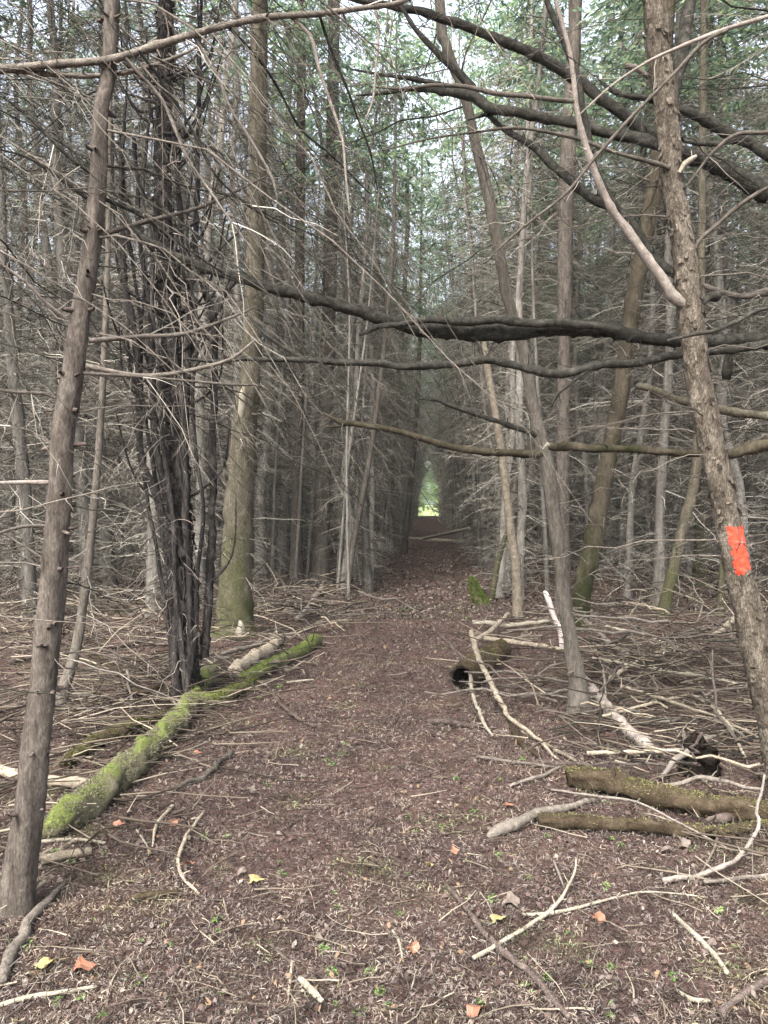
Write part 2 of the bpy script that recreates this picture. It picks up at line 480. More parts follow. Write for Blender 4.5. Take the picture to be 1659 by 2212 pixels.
# ------------------------------------------------------------------ litter (nobody could count it)
def scatter_xy(n, dmin, dmax, power=1.0, spread=0.62):
    u = rng.random(n) ** power
    d = dmin * (dmax / dmin) ** u
    x = (rng.random(n) * 2 - 1) * spread * d - 0.057 * d
    return x, d


def flakes(n, dmin, dmax, lmin, lmax, aspect, tilt, lift, bend=0.25, spread=0.6):
    x, y = scatter_xy(n, dmin, dmax, 1.0, spread)
    z = hz(x, y) + rng.uniform(0.0, lift, n)
    sc = np.clip(y / 4.0, 0.8, 4.0)
    ln = rng.uniform(lmin, lmax, n) * sc ** 0.55; w = ln * rng.uniform(*aspect, n)
    az = rng.uniform(0, 2 * math.pi, n); el = rng.normal(0, tilt, n); ro = rng.normal(0, tilt * 1.3, n)
    d = np.stack([np.cos(az) * np.cos(el), np.sin(az) * np.cos(el), np.sin(el)], -1)
    s = nrm(np.stack([-np.sin(az), np.cos(az), np.tan(np.clip(ro, -1.2, 1.2))], -1))
    c = np.stack([x, y, z + 0.5 * ln * np.abs(np.sin(el)) + 0.5 * w * np.abs(np.sin(ro)) * 0.6], -1)
    up = np.cross(d, s) * (bend * ln)[:, None]
    a0 = c - d * ln[:, None] / 2 - s * w[:, None] / 2 * 0.6
    a1 = c - d * ln[:, None] / 2 + s * w[:, None] / 2 * 0.6
    b0 = c - s * w[:, None] / 2 + up; b1 = c + s * w[:, None] / 2 + up
    e0 = c + d * ln[:, None] / 2 - s * w[:, None] * 0.2; e1 = c + d * ln[:, None] / 2 + s * w[:, None] * 0.2
    v = np.stack([a0, a1, b1, b0, e1, e0], 1).reshape(-1, 3)
    k = np.arange(n)[:, None] * 6
    q = np.concatenate([k + np.array([[0, 1, 2, 3]]), k + np.array([[3, 2, 4, 5]])])
    return v, q


g = Geo()
g.add(*flakes(300000, 1.9, 12, 0.008, 0.026, (0.08, 0.20), 0.5, 0.02, bend=0.14))
g.add(*flakes(50000, 10, 50, 0.015, 0.04, (0.2, 0.45), 0.4, 0.02, spread=0.45))
tag(g.obj('needle_litter', M_needle, smooth=False), 'matted red brown cedar needles covering the whole path', 'litter', kind='stuff')
g = Geo()
g.add(*flakes(7500, 1.9, 11, 0.012, 0.030, (0.45, 0.85), 0.45, 0.016))
g.add(*flakes(3500, 9, 40, 0.012, 0.03, (0.5, 0.9), 0.4, 0.016, spread=0.45))
tag(g.obj('leaf_litter', M_leaflit, smooth=False), 'small curled brown leaf scraps strewn through the needles', 'litter', kind='stuff')


def twig_litter(g, n, dmin, dmax, lmin, lmax, rr, side_only=False, spread=0.6, lift=0.02, tilt=0.09, pile=None):
    for _ in range(n):
        if pile:
            x = rng.normal(pile[0], pile[2]); y = rng.normal(pile[1], pile[3])
        else:
            xs, ys = scatter_xy(1, dmin, dmax, 1, spread); x, y = xs[0], ys[0]
            if side_only and abs(x) < 1.05 + rng.uniform(0, 0.4):
                continue
        l = rng.uniform(lmin, lmax); az = rng.uniform(0, 6.28)
        r0 = rng.uniform(*rr) * max(1, y / 7) ** 0.4
        el = abs(rng.normal(0, tilt))
        d = np.array([math.cos(az) * math.cos(el), math.sin(az) * math.cos(el), math.sin(el)])
        p = np.array([x, y, float(hz(x, y)) + rng.uniform(0.0, lift) + r0])
        c = rng.normal(0, 0.18, 3); c[2] = -math.sin(el) * 0.3
        Pn = twig(g, p, d, l, r0, 4, 3, c, tip=0.4)
        if rng.random() < 0.3 and l > 0.15:
            e = nrm((d + np.array([*rng.normal(0, 0.7, 2), 0.08]))[None])[0]
            twig(g, Pn[1], e, l * 0.5, r0 * 0.6, 3, 2)


g = Geo()
twig_litter(g, 2400, 2.0, 12, 0.03, 0.22, (0.0015, 0.004))
twig_litter(g, 1500, 3.0, 26, 0.12, 0.6, (0.003, 0.009), side_only=True, spread=0.65, lift=0.05)
twig_litter(g, 480, 0, 0, 0.2, 0.8, (0.003, 0.008), pile=(2.1, 6.7, 0.8, 0.9), lift=0.3, tilt=0.22)
twig_litter(g, 160, 0, 0, 0.2, 0.6, (0.003, 0.007), pile=(1.6, 5.1, 0.4, 0.3), lift=0.06, tilt=0.12)
twig_litter(g, 320, 0, 0, 0.2, 0.8, (0.004, 0.009), pile=(-2.0, 10.5, 0.5, 1.3), lift=0.18, tilt=0.25)
twig_litter(g, 130, 0, 0, 0.2, 0.7, (0.003, 0.008), pile=(-2.6, 6.3, 0.7, 0.9), lift=0.10, tilt=0.15)
twig_litter(g, 420, 0, 0, 0.2, 0.8, (0.003, 0.008), pile=(-3.4, 7.6, 1.0, 1.2), lift=0.28, tilt=0.35)
twig_litter(g, 300, 0, 0, 0.25, 0.9, (0.003, 0.008), pile=(-2.1, 5.6, 0.35, 0.9), lift=0.06, tilt=0.15)
twig_litter(g, 380, 0, 0, 0.3, 1.0, (0.004, 0.009), pile=(-5.5, 10.5, 1.6, 1.8), lift=0.4, tilt=0.45)
twig_litter(g, 320, 0, 0, 0.3, 1.0, (0.004, 0.009), pile=(4.2, 9.8, 1.3, 1.6), lift=0.4, tilt=0.45)
tag(g.obj('twig_litter', M_twiglit), 'loose litter of broken dead twigs under the trees', 'litter', kind='stuff')

# ------------------------------------------------------------------ traced wood: helpers
def trace(pts, d, dslope=0.0):
    """pts: (x, y, width) measured on the photo, at d metres; returns points and radii"""
    n = len(pts)
    P, R = [], []
    for k, (x, y, w) in enumerate(pts):
        dd = d + dslope * k / max(1, n - 1)
        P.append(at(x, y, dd)); R.append(w * dd / F / 2)
    return np.array(P), np.array(R)


def side_twigs(g, P, R, n, lmin, lmax, r0, bias=(0, 0, 0), r=None, droop=-0.15, start=0.05):
    r = r or rng
    for _ in range(n):
        i = r.integers(int(len(P) * start), len(P) - 1)
        T = nrm((P[min(i + 1, len(P) - 1)] - P[max(i - 1, 0)])[None])[0]
        dd = r.normal(0, 1, 3); dd -= T * (dd @ T) * 0.8
        dd = nrm((nrm(dd[None])[0] + T * r.uniform(0.1, 0.9) + np.asarray(bias))[None])[0]
        l = r.uniform(lmin, lmax)
        limb(g, P[i] + dd * R[i] * 0.5, dd, l, r0 * r.uniform(0.6, 1.2), ntw=int(2 + l * 8), curve=(0, 0, droop), sides=3, segs=4, r=r)


def hero_trunk(tree, pts, d, mat, sides=20, step=0.02, top=11.0, dslope=0.0, plates=0.0, wave=0.05, rough=0.012, name='trunk', flare=0.25):
    """the traced trunk, standing on the ground and carried on above the frame to its crown"""
    P, R = trace(pts, d, dslope)
    if P[0][2] < 0.4:
        P[0][2] = float(hz(P[0][0], P[0][1])) - 0.06
    if top:
        T = nrm((P[-1] - P[-2])[None])[0]
        T = nrm((T * 0.5 + np.array([0, 0, 1.0]))[None])[0]
        z0 = P[-1][2]
        k = 3
        for i in range(1, k + 1):
            P = np.vstack([P, P[-1] + T * (top - z0) / k / T[2]]); R = np.append(R, R[-1] * 0.72)
            T = nrm((T + np.array([0, 0, 0.5]))[None])[0]
    S, RR = spline(P, R, step)
    low = S[:, 2] < 0.35
    if flare:
        RR = RR * (1 + 1.6 * flare * np.exp(-np.clip(S[:, 2], 0, None) / 0.13))
    far = S[:, 2] > 6                                # coarser rings above the frame
    keep = ~far | (np.arange(len(S)) % 8 == 0); keep[-1] = True
    S, RR = S[keep], RR[keep]
    g = Geo()
    tube(g, S, RR, sides, rough, (False, True), plates, wave)
    o = g.obj(name, mat, tree)
    RINGS[o.name] = g.ring
    return S, RR, o


RINGS = {}


def hero_branch(tree, pts, d, mat, dslope=0.0, step=0.03, sides=10, twigs=0, tl=(0.15, 0.5), tr=0.003, name='branch', label=None, wave=0.06, rough=0.03, bias=(0, 0, 0), caps=(False, True), tmat=None, droop=-0.15):
    P, R = trace(pts, d, dslope)
    if mat is M_branch_dark: R = R * 0.9
    S, RR = spline(P, R, step)
    kn = rng.normal(0, 1, (max(2, len(S) // 5), 3)) * np.clip(RR.mean() * 0.22, 0.0008, 0.006)
    xi = np.linspace(0, 1, len(S)); xk = np.linspace(0, 1, len(kn))
    S = S + np.stack([np.interp(xi, xk, kn[:, c]) for c in range(3)], 1)
    L = np.concatenate([[0], np.cumsum(np.linalg.norm(np.diff(S, axis=0), axis=1))])
    g = Geo()
    knots = np.arange(0.06, L[-1] - 0.04, 0.13) + rng.normal(0, 0.035, len(np.arange(0.06, L[-1] - 0.04, 0.13)))
    for q in knots:
        RR = RR * (1 + rng.uniform(0.08, 0.32) * np.exp(-((L - q) / 0.018) ** 2))
    tube(g, S, RR, sides, rough, caps, 0, wave)
    if name == 'branch' and RR.mean() > 0.006:
        Tq, _, _ = frames(S)
        for q in knots:
            if rng.random() < 0.45: continue
            i = int(np.argmin(np.abs(L - q)))
            dd = rng.normal(0, 1, 3); dd -= Tq[i] * (dd @ Tq[i]); dd = nrm((nrm(dd[None])[0] + Tq[i] * rng.uniform(0, 0.7))[None])[0]
            twig(g, S[i] + dd * RR[i] * 0.6, dd, rng.uniform(0.012, 0.05) + RR[i], min(RR[i] * 0.5, rng.uniform(0.002, 0.005)), 5, 2, None, tip=0.6)
    o = g.obj(name, mat, tree)
    if label: o['label'] = label
    if twigs:
        g = Geo()
        side_twigs(g, S, RR, twigs, *tl, tr, bias, droop=droop)
        tag(sub_obj(g, 'side_twigs', tmat or M_twig, o), kind='stuff')
    return S, RR, o


def crown(g, base, h0, h1, rad, n, r, leaf=0.075, holes=0.0, top=0.15):
    """flat cedar sprays of leaf-sized faces spread through the crown's volume, hung on rising boughs"""
    nb = max(4, int(n / 54))
    cs, ds = [], []
    for b in range(nb):
        u = r.random() ** 0.8
        z = h0 + (h1 - h0) * u
        rr = rad * (1 - (1 - top) * u) * r.uniform(0.55, 1.1)
        az = r.uniform(0, 6.28)
        o = np.array([math.cos(az), math.sin(az), 0])
        lat = np.array([-math.sin(az), math.cos(az), 0])
        k = 6                                          # sprays along the bough, nine leaves fanned in each
        sp = r.uniform(0.2, 1, k) ** 0.7
        node = base + o * (sp * rr)[:, None] + np.array([0, 0, 1]) * (z - 0.35 * rr * sp ** 2 + r.normal(0, 0.05, k))[:, None]
        node = node + lat * (r.normal(0, 0.18, k) * (0.4 + sp))[:, None]
        ax = nrm(o + lat * r.normal(0, 0.6, k)[:, None] + np.array([0, 0, 1]) * r.normal(-0.5, 0.3, k)[:, None])
        for q in range(k):
            la = nrm(np.cross(ax[q], np.array([0, 0, 1.0]) + r.normal(0, 0.4, 3))[None])[0]
            t = np.linspace(0, 1, 9); sg = np.where(np.arange(9) % 2, 1, -1)
            cs.append(node[q] + ax[q] * (t * leaf * 3.4)[:, None] + la * (sg * (1 - t) * leaf * 0.75)[:, None])
            ds.append(nrm(ax[q] + la * (sg * (1.0 - 0.7 * t))[:, None] + r.normal(0, 0.12, (9, 3))))
    c = np.concatenate(cs); d = np.concatenate(ds); m = len(c)
    s = nrm(np.cross(d, np.array([0, 0, 1.0]) + r.normal(0, 0.35, (m, 3))))
    ln = leaf * r.uniform(0.9, 1.7, m); w = ln * r.uniform(0.3, 0.45, m)
    v = np.stack([c - d * ln[:, None] * 0.5, c + s * w[:, None] * 0.5 + d * ln[:, None] * 0.05, c + d * ln[:, None] * 0.6, c - s * w[:, None] * 0.5 + d * ln[:, None] * 0.05], 1).reshape(-1, 3)
    g.add(v, np.arange(m * 4).reshape(-1, 4))


def hero_crown(tree, S, h0, h1, rad, n, mat=None, seed=1):
    r = np.random.default_rng(seed)
    b = S[np.argmin(np.abs(S[:, 2] - (h0 + h1) / 2))].copy(); b[2] = 0
    g = Geo(); crown(g, b, h0, h1, rad, n, r, 0.08)
    g.obj('crown', mat or M_leaf, tree, smooth=False)


def whips(tree, S, n, zlo, zhi, az_c, az_s, llo, lhi, droop, r0, mat, seed, up=0.0, ntw=9, name='branch'):
    """long bare branches hanging off a trunk, each a part of its own"""
    r = np.random.default_rng(seed)
    for k in range(n):
        z = r.uniform(zlo, zhi)
        i = int(np.argmin(np.abs(S[:, 2] - z)))
        az = r.normal(az_c, az_s)
        el = r.normal(up, 0.18)
        d = np.array([math.cos(az) * math.cos(el), math.sin(az) * math.cos(el), math.sin(el)])
        l = r.uniform(llo, lhi)
        dr_ = droop * r.uniform(0.5, 1.4)
        while z + l * (d[2] - dr_) < (1.25 if z > 2 else 0.7) and l > 0.3:
            l *= 0.85; dr_ *= 0.85
        g = Geo()
        limb(g, S[i], d, l, r0 * r.uniform(0.6, 1.25), ntw=int(ntw * l), curve=(0, 0, -dr_), sides=5, segs=8, tw=(0.1, 0.32), r=r, fork=0.4)
        g.obj(name, mat if not isinstance(mat, (list, tuple)) else mat[int(r.integers(len(mat)))], tree)


def base_of(pts, d):
    p = at(pts[0][0], pts[0][1], d); p[2] = float(hz(p[0], p[1])); return p


HERO_XY = []


def hero(name, pts, label, d=None, cat='tree'):
    d = d or depth_of(pts[0][1])
    b = base_of(pts, d)
    HERO_XY.append((b[0], b[1]))
    return thing(name, b, label, cat), d


# ------------------------------------------------------------------ the near tree on the left
pts = [(28, 1985, 80), (52, 1830, 66), (75, 1632, 58), (103, 1382, 57), (120, 1191, 50), (138, 941, 50), (165, 740, 43), (203, 500, 36), (218, 250, 33), (243, 0, 31)]
t1, d1 = hero('conifer_tree', pts, 'near grey brown conifer with knotty bark standing left of the mossy forked log')
S1, R1, tr1 = hero_trunk(t1, pts, d1, M_grey, 32, 0.012, top=10.5, flare=0.06, wave=0.07, rough=0.022, plates=0.05)
r = np.random.default_rng(3)
for z in np.arange(0.35, 3.4, 0.155):                 # dark broken branch stubs in loose whorls
    i = int(np.argmin(np.abs(S1[:, 2] - z - r.normal(0, 0.03))))
    for _ in range(int(r.integers(2, 5))):
        az = r.uniform(math.pi * 0.75, math.pi * 2.25)
        dd = np.array([math.cos(az), math.sin(az), r.uniform(-0.2, 0.3)])
        g = Geo(); twig(g, S1[i] + dd * R1[i] * 0.8, dd, r.uniform(0.015, 0.055), r.uniform(0.005, 0.013), 6, 2, None, r, tip=0.55)
        g.obj('branch_stub', M_stick_dark, t1)
for p, mt, dz, tw in [
    ([(205, 512, 11), (300, 482, 9), (425, 450, 8), (525, 405, 6), (590, 372, 3)], M_branch, 0.5, 7),
    ([(190, 734, 12), (300, 728, 10), (400, 720, 9), (500, 687, 6), (560, 660, 3)], M_branch, 0.4, 6),
    ([(185, 790, 12), (290, 811, 10), (350, 811, 10), (425, 798, 9), (500, 776, 7), (550, 736, 4)], M_branch, 0.3, 5),
    ([(180, 806, 8), (350, 818, 6), (500, 831, 5), (575, 841, 4), (625, 921, 3)], M_branch, 0.3, 3),
    ([(108, 1041, 10), (50, 1041, 9), (-30, 1044, 8)], M_branch_pale, -0.1, 0),
    ([(100, 1136, 8), (50, 1137, 7), (0, 1151, 6), (-40, 1165, 5)], M_branch, -0.1, 2),
    ([(132, 866, 8), (90, 851, 8), (40, 848, 7), (-30, 838, 5)], M_branch, -0.1, 4),
    ([(142, 688, 8), (100, 655, 8), (50, 605, 6), (0, 570, 5), (-30, 545, 4)], M_branch_pale, -0.2, 4),
    ([(196, 418, 10), (250, 440, 9), (310, 470, 8), (400, 535, 6), (480, 590, 4)], M_branch_dark, 0.3, 6),
    ([(196, 372, 10), (150, 340, 9), (80, 270, 7), (0, 200, 5)], M_branch_dark, -0.1, 6),
    ([(190, 430, 9), (130, 385, 8), (60, 340, 6), (-10, 320, 4)], M_branch_dark, -0.15, 6),
]:
    hero_branch(t1, p, d1, mt, dz, twigs=tw, tl=(0.15, 0.55), tr=0.0025, bias=(0.25, 0.1, -0.5))
whips(t1, S1, 44, 2.4, 6.0, 0.15, 0.55, 0.8, 1.9, 0.6, 0.0045, [M_branch, M_branch_dark, M_branch], 31, up=-0.25)
whips(t1, S1, 16, 0.7, 2.6, 0.3, 0.7, 0.4, 1.0, 0.35, 0.0035, [M_branch, M_branch_pale, M_branch_dark], 32, up=-0.1)
whips(t1, S1, 12, 1.2, 3.4, math.pi - 0.3, 0.6, 0.5, 1.2, 0.2, 0.0045, [M_branch_dark, M_branch], 33, up=0.45)
hero_crown(t1, S1, 5.5, 11, 1.7, 2700, seed=11)

# the tree just past the left edge of the view: its boughs reach in
pts = [(-230, 2010, 90), (-225, 1600, 74), (-215, 1000, 66), (-205, 500, 58), (-200, 0, 50)]
tl_, dl = hero('conifer_tree', pts, 'conifer past the left edge whose long pale bough reaches in over the knotty trunk', 2.75)
SL, RL, _ = hero_trunk(tl_, pts, dl, M_grey, 18, 0.03, top=10)
hero_branch(tl_, [(-205, 170, 26), (-100, 158, 20), (0, 150, 17), (100, 140, 16), (200, 132, 15), (260, 122, 16), (375, 87, 15), (475, 60, 14), (575, 37, 13), (700, 30, 12), (830, 15, 10), (900, -10, 8), (980, -50, 5)], dl, M_branch, 0.25, twigs=22, tl=(0.2, 0.9), tr=0.0028, bias=(0.5, 0.2, -0.8), label='long pale bough crossing the top of the view')
hero_branch(tl_, [(-205, 120, 16), (0, 148, 12), (90, 158, 11), (175, 165, 10), (275, 157, 9), (350, 135, 8), (415, 107, 5), (470, 70, 3)], dl, M_branch, 0.3, twigs=8, tl=(0.2, 0.6), tr=0.0025, bias=(0.5, 0.2, -0.8))
hero_branch(tl_, [(620, 30, 8), (670, 75, 8), (690, 150, 7), (715, 225, 7), (740, 300, 6), (747, 375, 5), (757, 475, 4)], 2.94, M_branch_pale, 0.0, step=0.04, sides=6, twigs=2, tl=(0.1, 0.3), tr=0.002, label='pale twig hanging straight down')
hero_branch(tl_, [(812, 22, 6), (818, 60, 6), (812, 150, 5), (805, 220, 5), (782, 275, 4)], 2.98, M_branch_pale, 0.0, step=0.04, sides=6)
hero_branch(tl_, [(270, 125, 8), (300, 160, 7), (350, 215, 7), (400, 330, 6), (430, 380, 5), (500, 480, 5), (560, 560, 3)], 2.85, M_branch_pale, 0.2, step=0.04, sides=6, twigs=5, tl=(0.1, 0.4), tr=0.002, bias=(0.5, 0, -0.8))
hero_branch(tl_, [(300, 110, 7), (360, 190, 7), (420, 290, 7), (470, 385, 6), (560, 460, 5), (640, 500, 4)], 2.85, M_branch_dark, 0.3, step=0.04, sides=6, twigs=6, tl=(0.1, 0.4), tr=0.002, bias=(0.5, 0, -0.8))
hero_branch(tl_, [(420, 80, 7), (470, 165, 7), (500, 240, 6), (540, 300, 6), (590, 390, 5), (600, 450, 3)], 2.9, M_branch_pale, 0.2, step=0.04, sides=6, twigs=4, tl=(0.1, 0.4), tr=0.002, bias=(0.5, 0, -0.8))
hero_branch(tl_, [(490, 55, 7), (560, 130, 7), (600, 190, 6), (650, 280, 6), (720, 340, 5), (800, 420, 3)], 2.9, M_branch_dark, 0.5, step=0.04, sides=6, twigs=5, tl=(0.1, 0.4), tr=0.002, bias=(0.5, 0, -0.8))
hero_branch(tl_, [(690, 32, 7), (712, 100, 7), (745, 180, 6), (770, 250, 5), (800, 330, 5), (815, 410, 3)], 2.95, M_branch_dark, 0.3, step=0.04, sides=6, twigs=4, tl=(0.1, 0.4), tr=0.002, bias=(0.3, 0, -0.8))
whips(tl_, SL, 18, 0.4, 1.7, 0.6, 0.5, 0.5, 1.1, 0.1, 0.0045, [M_branch, M_branch_dark], 42, up=0.15)
whips(tl_, SL, 50, 2.2, 5.6, 0.35, 0.4, 0.8, 1.9, 0.6, 0.0042, [M_branch, M_branch_dark, M_branch_dark, M_branch], 41, up=-0.2)
hero_crown(tl_, SL, 5.5, 10.5, 1.6, 2400, seed=12)

# ------------------------------------------------------------------ the blazed tree on the right
pts = [(1712, 1745, 74), (1672, 1560, 66), (1640, 1431, 63), (1608, 1291, 56), (1585, 1191, 55), (1567, 1091, 55), (1543, 991, 55), (1522, 891, 54), (1505, 791, 50), (1494, 691, 52), (1483, 600, 51), (1472, 500, 46), (1453, 400, 44), (1447, 300, 46), (1438, 210, 50), (1424, 120, 46), (1413, 0, 48), (1405, -120, 44)]
t2, d2 = hero('conifer_tree', pts, 'leaning conifer with flaky tan bark and an orange painted blaze')
S2, R2, trunk2 = hero_trunk(t2, pts, d2, M_flaky, 44, 0.010, top=11, flare=0.1, plates=0.08, wave=0.05, rough=0.02)
i0 = int(np.argmin(np.linalg.norm(S2 - at(1597, 1240, d2), axis=1))); i1 = int(np.argmin(np.linalg.norm(S2 - at(1577, 1134, d2), axis=1)))
T_, U_, V_ = frames(S2)
g = Geo(); r = np.random.default_rng(8)               # loose curling bark scales, part of the bark's surface
for _ in range(650):
    i = int(r.integers(0, int(len(S2) * 0.62))); a = r.uniform(0, 6.28)
    if i0 - 4 < i < i1 + 2: continue
    o = math.cos(a) * U_[i] + math.sin(a) * V_[i]; s = np.cross(T_[i], o)
    h, w = r.uniform(0.012, 0.05), r.uniform(0.006, 0.018)
    c = S2[i] + o * R2[i] * 1.02
    lift = r.uniform(0.003, 0.014) * r.choice([1, 1, 0.3])
    v = [c - s * w, c + s * w * r.uniform(0.6, 1), c + s * w * 0.8 + T_[i] * h * r.choice([1, -1]) + o * lift]
    up = T_[i] * h * r.choice([1, -1])
    v = np.array([c - s * w, c + s * w, c + s * w * r.uniform(0.4, 1) + up + o * lift, c - s * w * r.uniform(0.4, 1) + up + o * lift])
    g.add(v, [[0, 1, 2, 3]])
tag(sub_obj(g, 'bark_scales', M_flaky, trunk2, smooth=False), kind='stuff')
# the painted blaze: a ragged patch wrapped on the bark
g = Geo()
ring = RINGS[trunk2.name]; ns = ring.shape[1]
tocam = nrm((CO - S2[(i0 + i1) // 2])[None])[0]
right = CR[:, 0]
used = {}
VV, FF = [], []
def vid(i, j):
    if (i, j) not in used:
        p = ring[i, j]; used[(i, j)] = len(VV)
        VV.append(p + nrm((p - S2[i])[None])[0] * 0.0028)
    return used[(i, j)]
for i in range(i0, i1):
    for j in range(ns):
        o = ring[i, j] - S2[i]; o = nrm((o - T_[i] * (o @ T_[i]))[None])[0]
        th = math.atan2(o @ right, o @ tocam)
        rag = 0.06 * math.sin(i * 1.1) + 0.04 * math.sin(i * 0.37 + 2)
        top = i1 - i0 - 2 - 2.2 * math.sin(th * 7 + 1) - 1.5 * math.sin(th * 17)
        bot = 1 + 1.2 * math.sin(th * 6) + 1.0 * math.sin(th * 19 + 1)
        if -0.55 + rag < th < 0.86 + rag and bot < i - i0 < top:
            j2 = (j + 1) % ns
            FF.append((vid(i, j), vid(i, j2), vid(i + 1, j2), vid(i + 1, j)))
g.add(VV, FF)
bl = sub_obj(g, 'painted_blaze', M_blaze, t2, smooth=True)
bl['label'] = 'bright orange painted trail blaze'
hero_branch(t2, [(1438, 275, 24), (1454, 222, 30), (1470, 150, 28), (1483, 70, 27), (1492, 0, 26), (1500, -150, 22), (1505, -400, 14)], d2, M_branch_dark, 0.0, name='fork', sides=14, twigs=4, bias=(0, 0, 0.5))
hero_branch(t2, [(1448, 318, 26), (1415, 312, 27), (1355, 295, 25), (1280, 280, 24), (1205, 260, 23), (1105, 242, 23), (1055, 230, 24), (1020, 207, 24), (930, 190, 15), (830, 197, 9), (770, 205, 4)], d2 + 0.06, M_branch_dark, 0.8, twigs=9, tl=(0.2, 0.6), bias=(-0.4, 0.1, -0.4), tmat=M_twig_dark)
hero_branch(t2, [(1080, 243, 12), (1045, 250, 9), (1010, 261, 3)], d2 + 0.6, M_branch_dark)
hero_branch(t2, [(1030, 210, 22), (1010, 178, 20), (970, 140, 17), (930, 100, 14), (895, 60, 11), (880, 35, 10), (855, 0, 8), (820, -60, 4)], d2 + 0.65, M_branch_dark, 0.2, twigs=6, bias=(-0.3, 0, 0), tmat=M_twig_dark)
hero_branch(t2, [(1000, 192, 12), (940, 178, 11), (900, 172, 10), (830, 163, 8), (760, 150, 4)], d2 + 0.7, M_branch_dark, 0.2, twigs=4, tmat=M_twig_dark)
hero_branch(t2, [(1478, 600, 24), (1440, 580, 21), (1405, 545, 19), (1370, 490, 20), (1330, 452, 21), (1280, 425, 21), (1205, 370, 20), (1155, 320, 17), (1110, 292, 15), (1070, 262, 12), (1030, 215, 10)], d2 + 0.05, M_branch_dark, 0.6, twigs=9, tl=(0.2, 0.6), bias=(-0.3, 0, -0.3), tmat=M_twig_dark)
hero_branch(t2, [(1362, 485, 15), (1325, 430, 14), (1292, 372, 14), (1275, 310, 13), (1260, 240, 14), (1250, 180, 15), (1232, 125, 15), (1205, 55, 14), (1180, 0, 13), (1150, -80, 9)], d2 + 0.25, M_branch_dark, 0.1, twigs=5, tmat=M_twig_dark)
hero_branch(t2, [(1492, 668, 22), (1474, 655, 24), (1452, 640, 22), (1430, 605, 21), (1390, 545, 20), (1355, 495, 19), (1320, 445, 16), (1290, 380, 15), (1265, 315, 13), (1250, 250, 12), (1240, 175, 11), (1225, 100, 9), (1205, 30, 8), (1190, -40, 6)], d2 + 0.0, M_branch_pale, -0.17, twigs=4, tl=(0.1, 0.3), label='pale bare bough rising from the blazed trunk')
hero_branch(t2, [(1240, 218, 9), (1180, 213, 10), (1130, 207, 10), (1070, 200, 10), (1005, 186, 9), (930, 184, 8), (880, 192, 6), (800, 186, 3)], d2 - 0.2, M_branch, 0.1)
hero_branch(t2, [(1445, 362, 9), (1425, 355, 9), (1330, 330, 8), (1255, 302, 8), (1180, 285, 7), (1105, 277, 6), (1030, 285, 5), (930, 300, 4), (830, 325, 3)], d2 - 0.05, M_branch, 0.1, twigs=8, bias=(-0.2, 0, -0.2))
hero_branch(t2, [(1492, 555, 8), (1510, 520, 9), (1545, 490, 9), (1590, 450, 9), (1640, 415, 8), (1680, 395, 7)], d2, M_branch, -0.1, twigs=3)
hero_branch(t2, [(1470, 372, 8), (1482, 352, 11), (1497, 342, 10), (1506, 335, 6)], d2 - 0.08, M_stick_pale, -0.02, label='short pale broken branch stub')
hero_branch(t2, [(1505, 665, 12), (1530, 640, 20), (1545, 640, 26), (1552, 635, 10)], d2, M_branch_dark, 0.05, label='dark burl on a stub')
hero_branch(t2, [(1400, 165, 10), (1370, 145, 10), (1350, 140, 11)], d2 + 0.05, M_branch, 0)
whips(t2, S2, 16, 1.0, 4.2, math.pi + 0.2, 0.6, 0.5, 1.4, 0.2, 0.004, [M_branch, M_branch_dark, M_branch], 51, up=0.1)
whips(t2, S2, 14, 1.0, 4.2, 0.3, 0.6, 0.4, 1.2, 0.3, 0.004, [M_branch, M_branch_dark], 52, up=0.15)
hero_crown(t2, S2, 5.5, 11.5, 1.7, 2700, seed=13)

# the spreading cedar just past the right edge: the dark boughs across the view are its
pts = [(1850, 1660, 110), (1840, 1400, 95), (1828, 1000, 90), (1820, 600, 80), (1815, 300, 70), (1812, 0, 60)]
tr_, dr = hero('spreading_cedar', pts, 'cedar past the right edge spreading thick dark boughs across the path', 4.62)
SR, RR_, _ = hero_trunk(tr_, pts, dr, M_mossy, 22, 0.03, top=11)
MB = M_branch_dark
hero_branch(tr_, [(1830, 742, 44), (1660, 736, 34), (1530, 736, 31), (1440, 737, 30), (1350, 722, 31), (1270, 711, 33), (1190, 712, 35), (1120, 716, 36), (1040, 720, 38), (960, 715, 37), (905, 712, 33), (860, 700, 29), (760, 668, 27), (650, 640, 25), (560, 615, 24), (480, 590, 22), (400, 560, 20), (330, 530, 17), (290, 490, 10), (255, 430, 6), (238, 380, 3)], dr - 0.05, MB, 0.1, step=0.02, sides=16, rough=0.045, twigs=14, tl=(0.1, 0.45), bias=(0, 0, -0.2), tmat=M_twig_dark, label='thickest dark bough, sagging right across the path')
hero_branch(tr_, [(1330, 712, 18), (1240, 699, 20), (1100, 693, 20), (1000, 694, 20), (930, 691, 17), (880, 700, 14), (830, 708, 13), (800, 715, 12), (772, 722, 7)], dr - 0.12, MB, 0.02, step=0.02, sides=12, rough=0.045, label='thinner bough lying along the thickest one')
hero_branch(tr_, [(1830, 715, 28), (1660, 742, 20), (1560, 758, 19), (1475, 766, 19), (1380, 781, 18), (1280, 791, 19), (1230, 806, 21), (1190, 806, 20), (1155, 800, 20), (1080, 782, 19), (1045, 777, 21), (980, 786, 18), (880, 793, 17), (830, 788, 16), (750, 783, 15), (675, 778, 13), (550, 776, 11), (475, 778, 9), (405, 773, 6)], dr - 0.2, MB, 0.0, step=0.02, sides=14, rough=0.05, twigs=10, tl=(0.08, 0.35), tmat=M_twig_dark, label='wavy dark bough hanging under the thickest one')
hero_branch(tr_, [(1045, 777, 10), (1038, 757, 8), (1032, 736, 4)], dr - 0.2, MB)
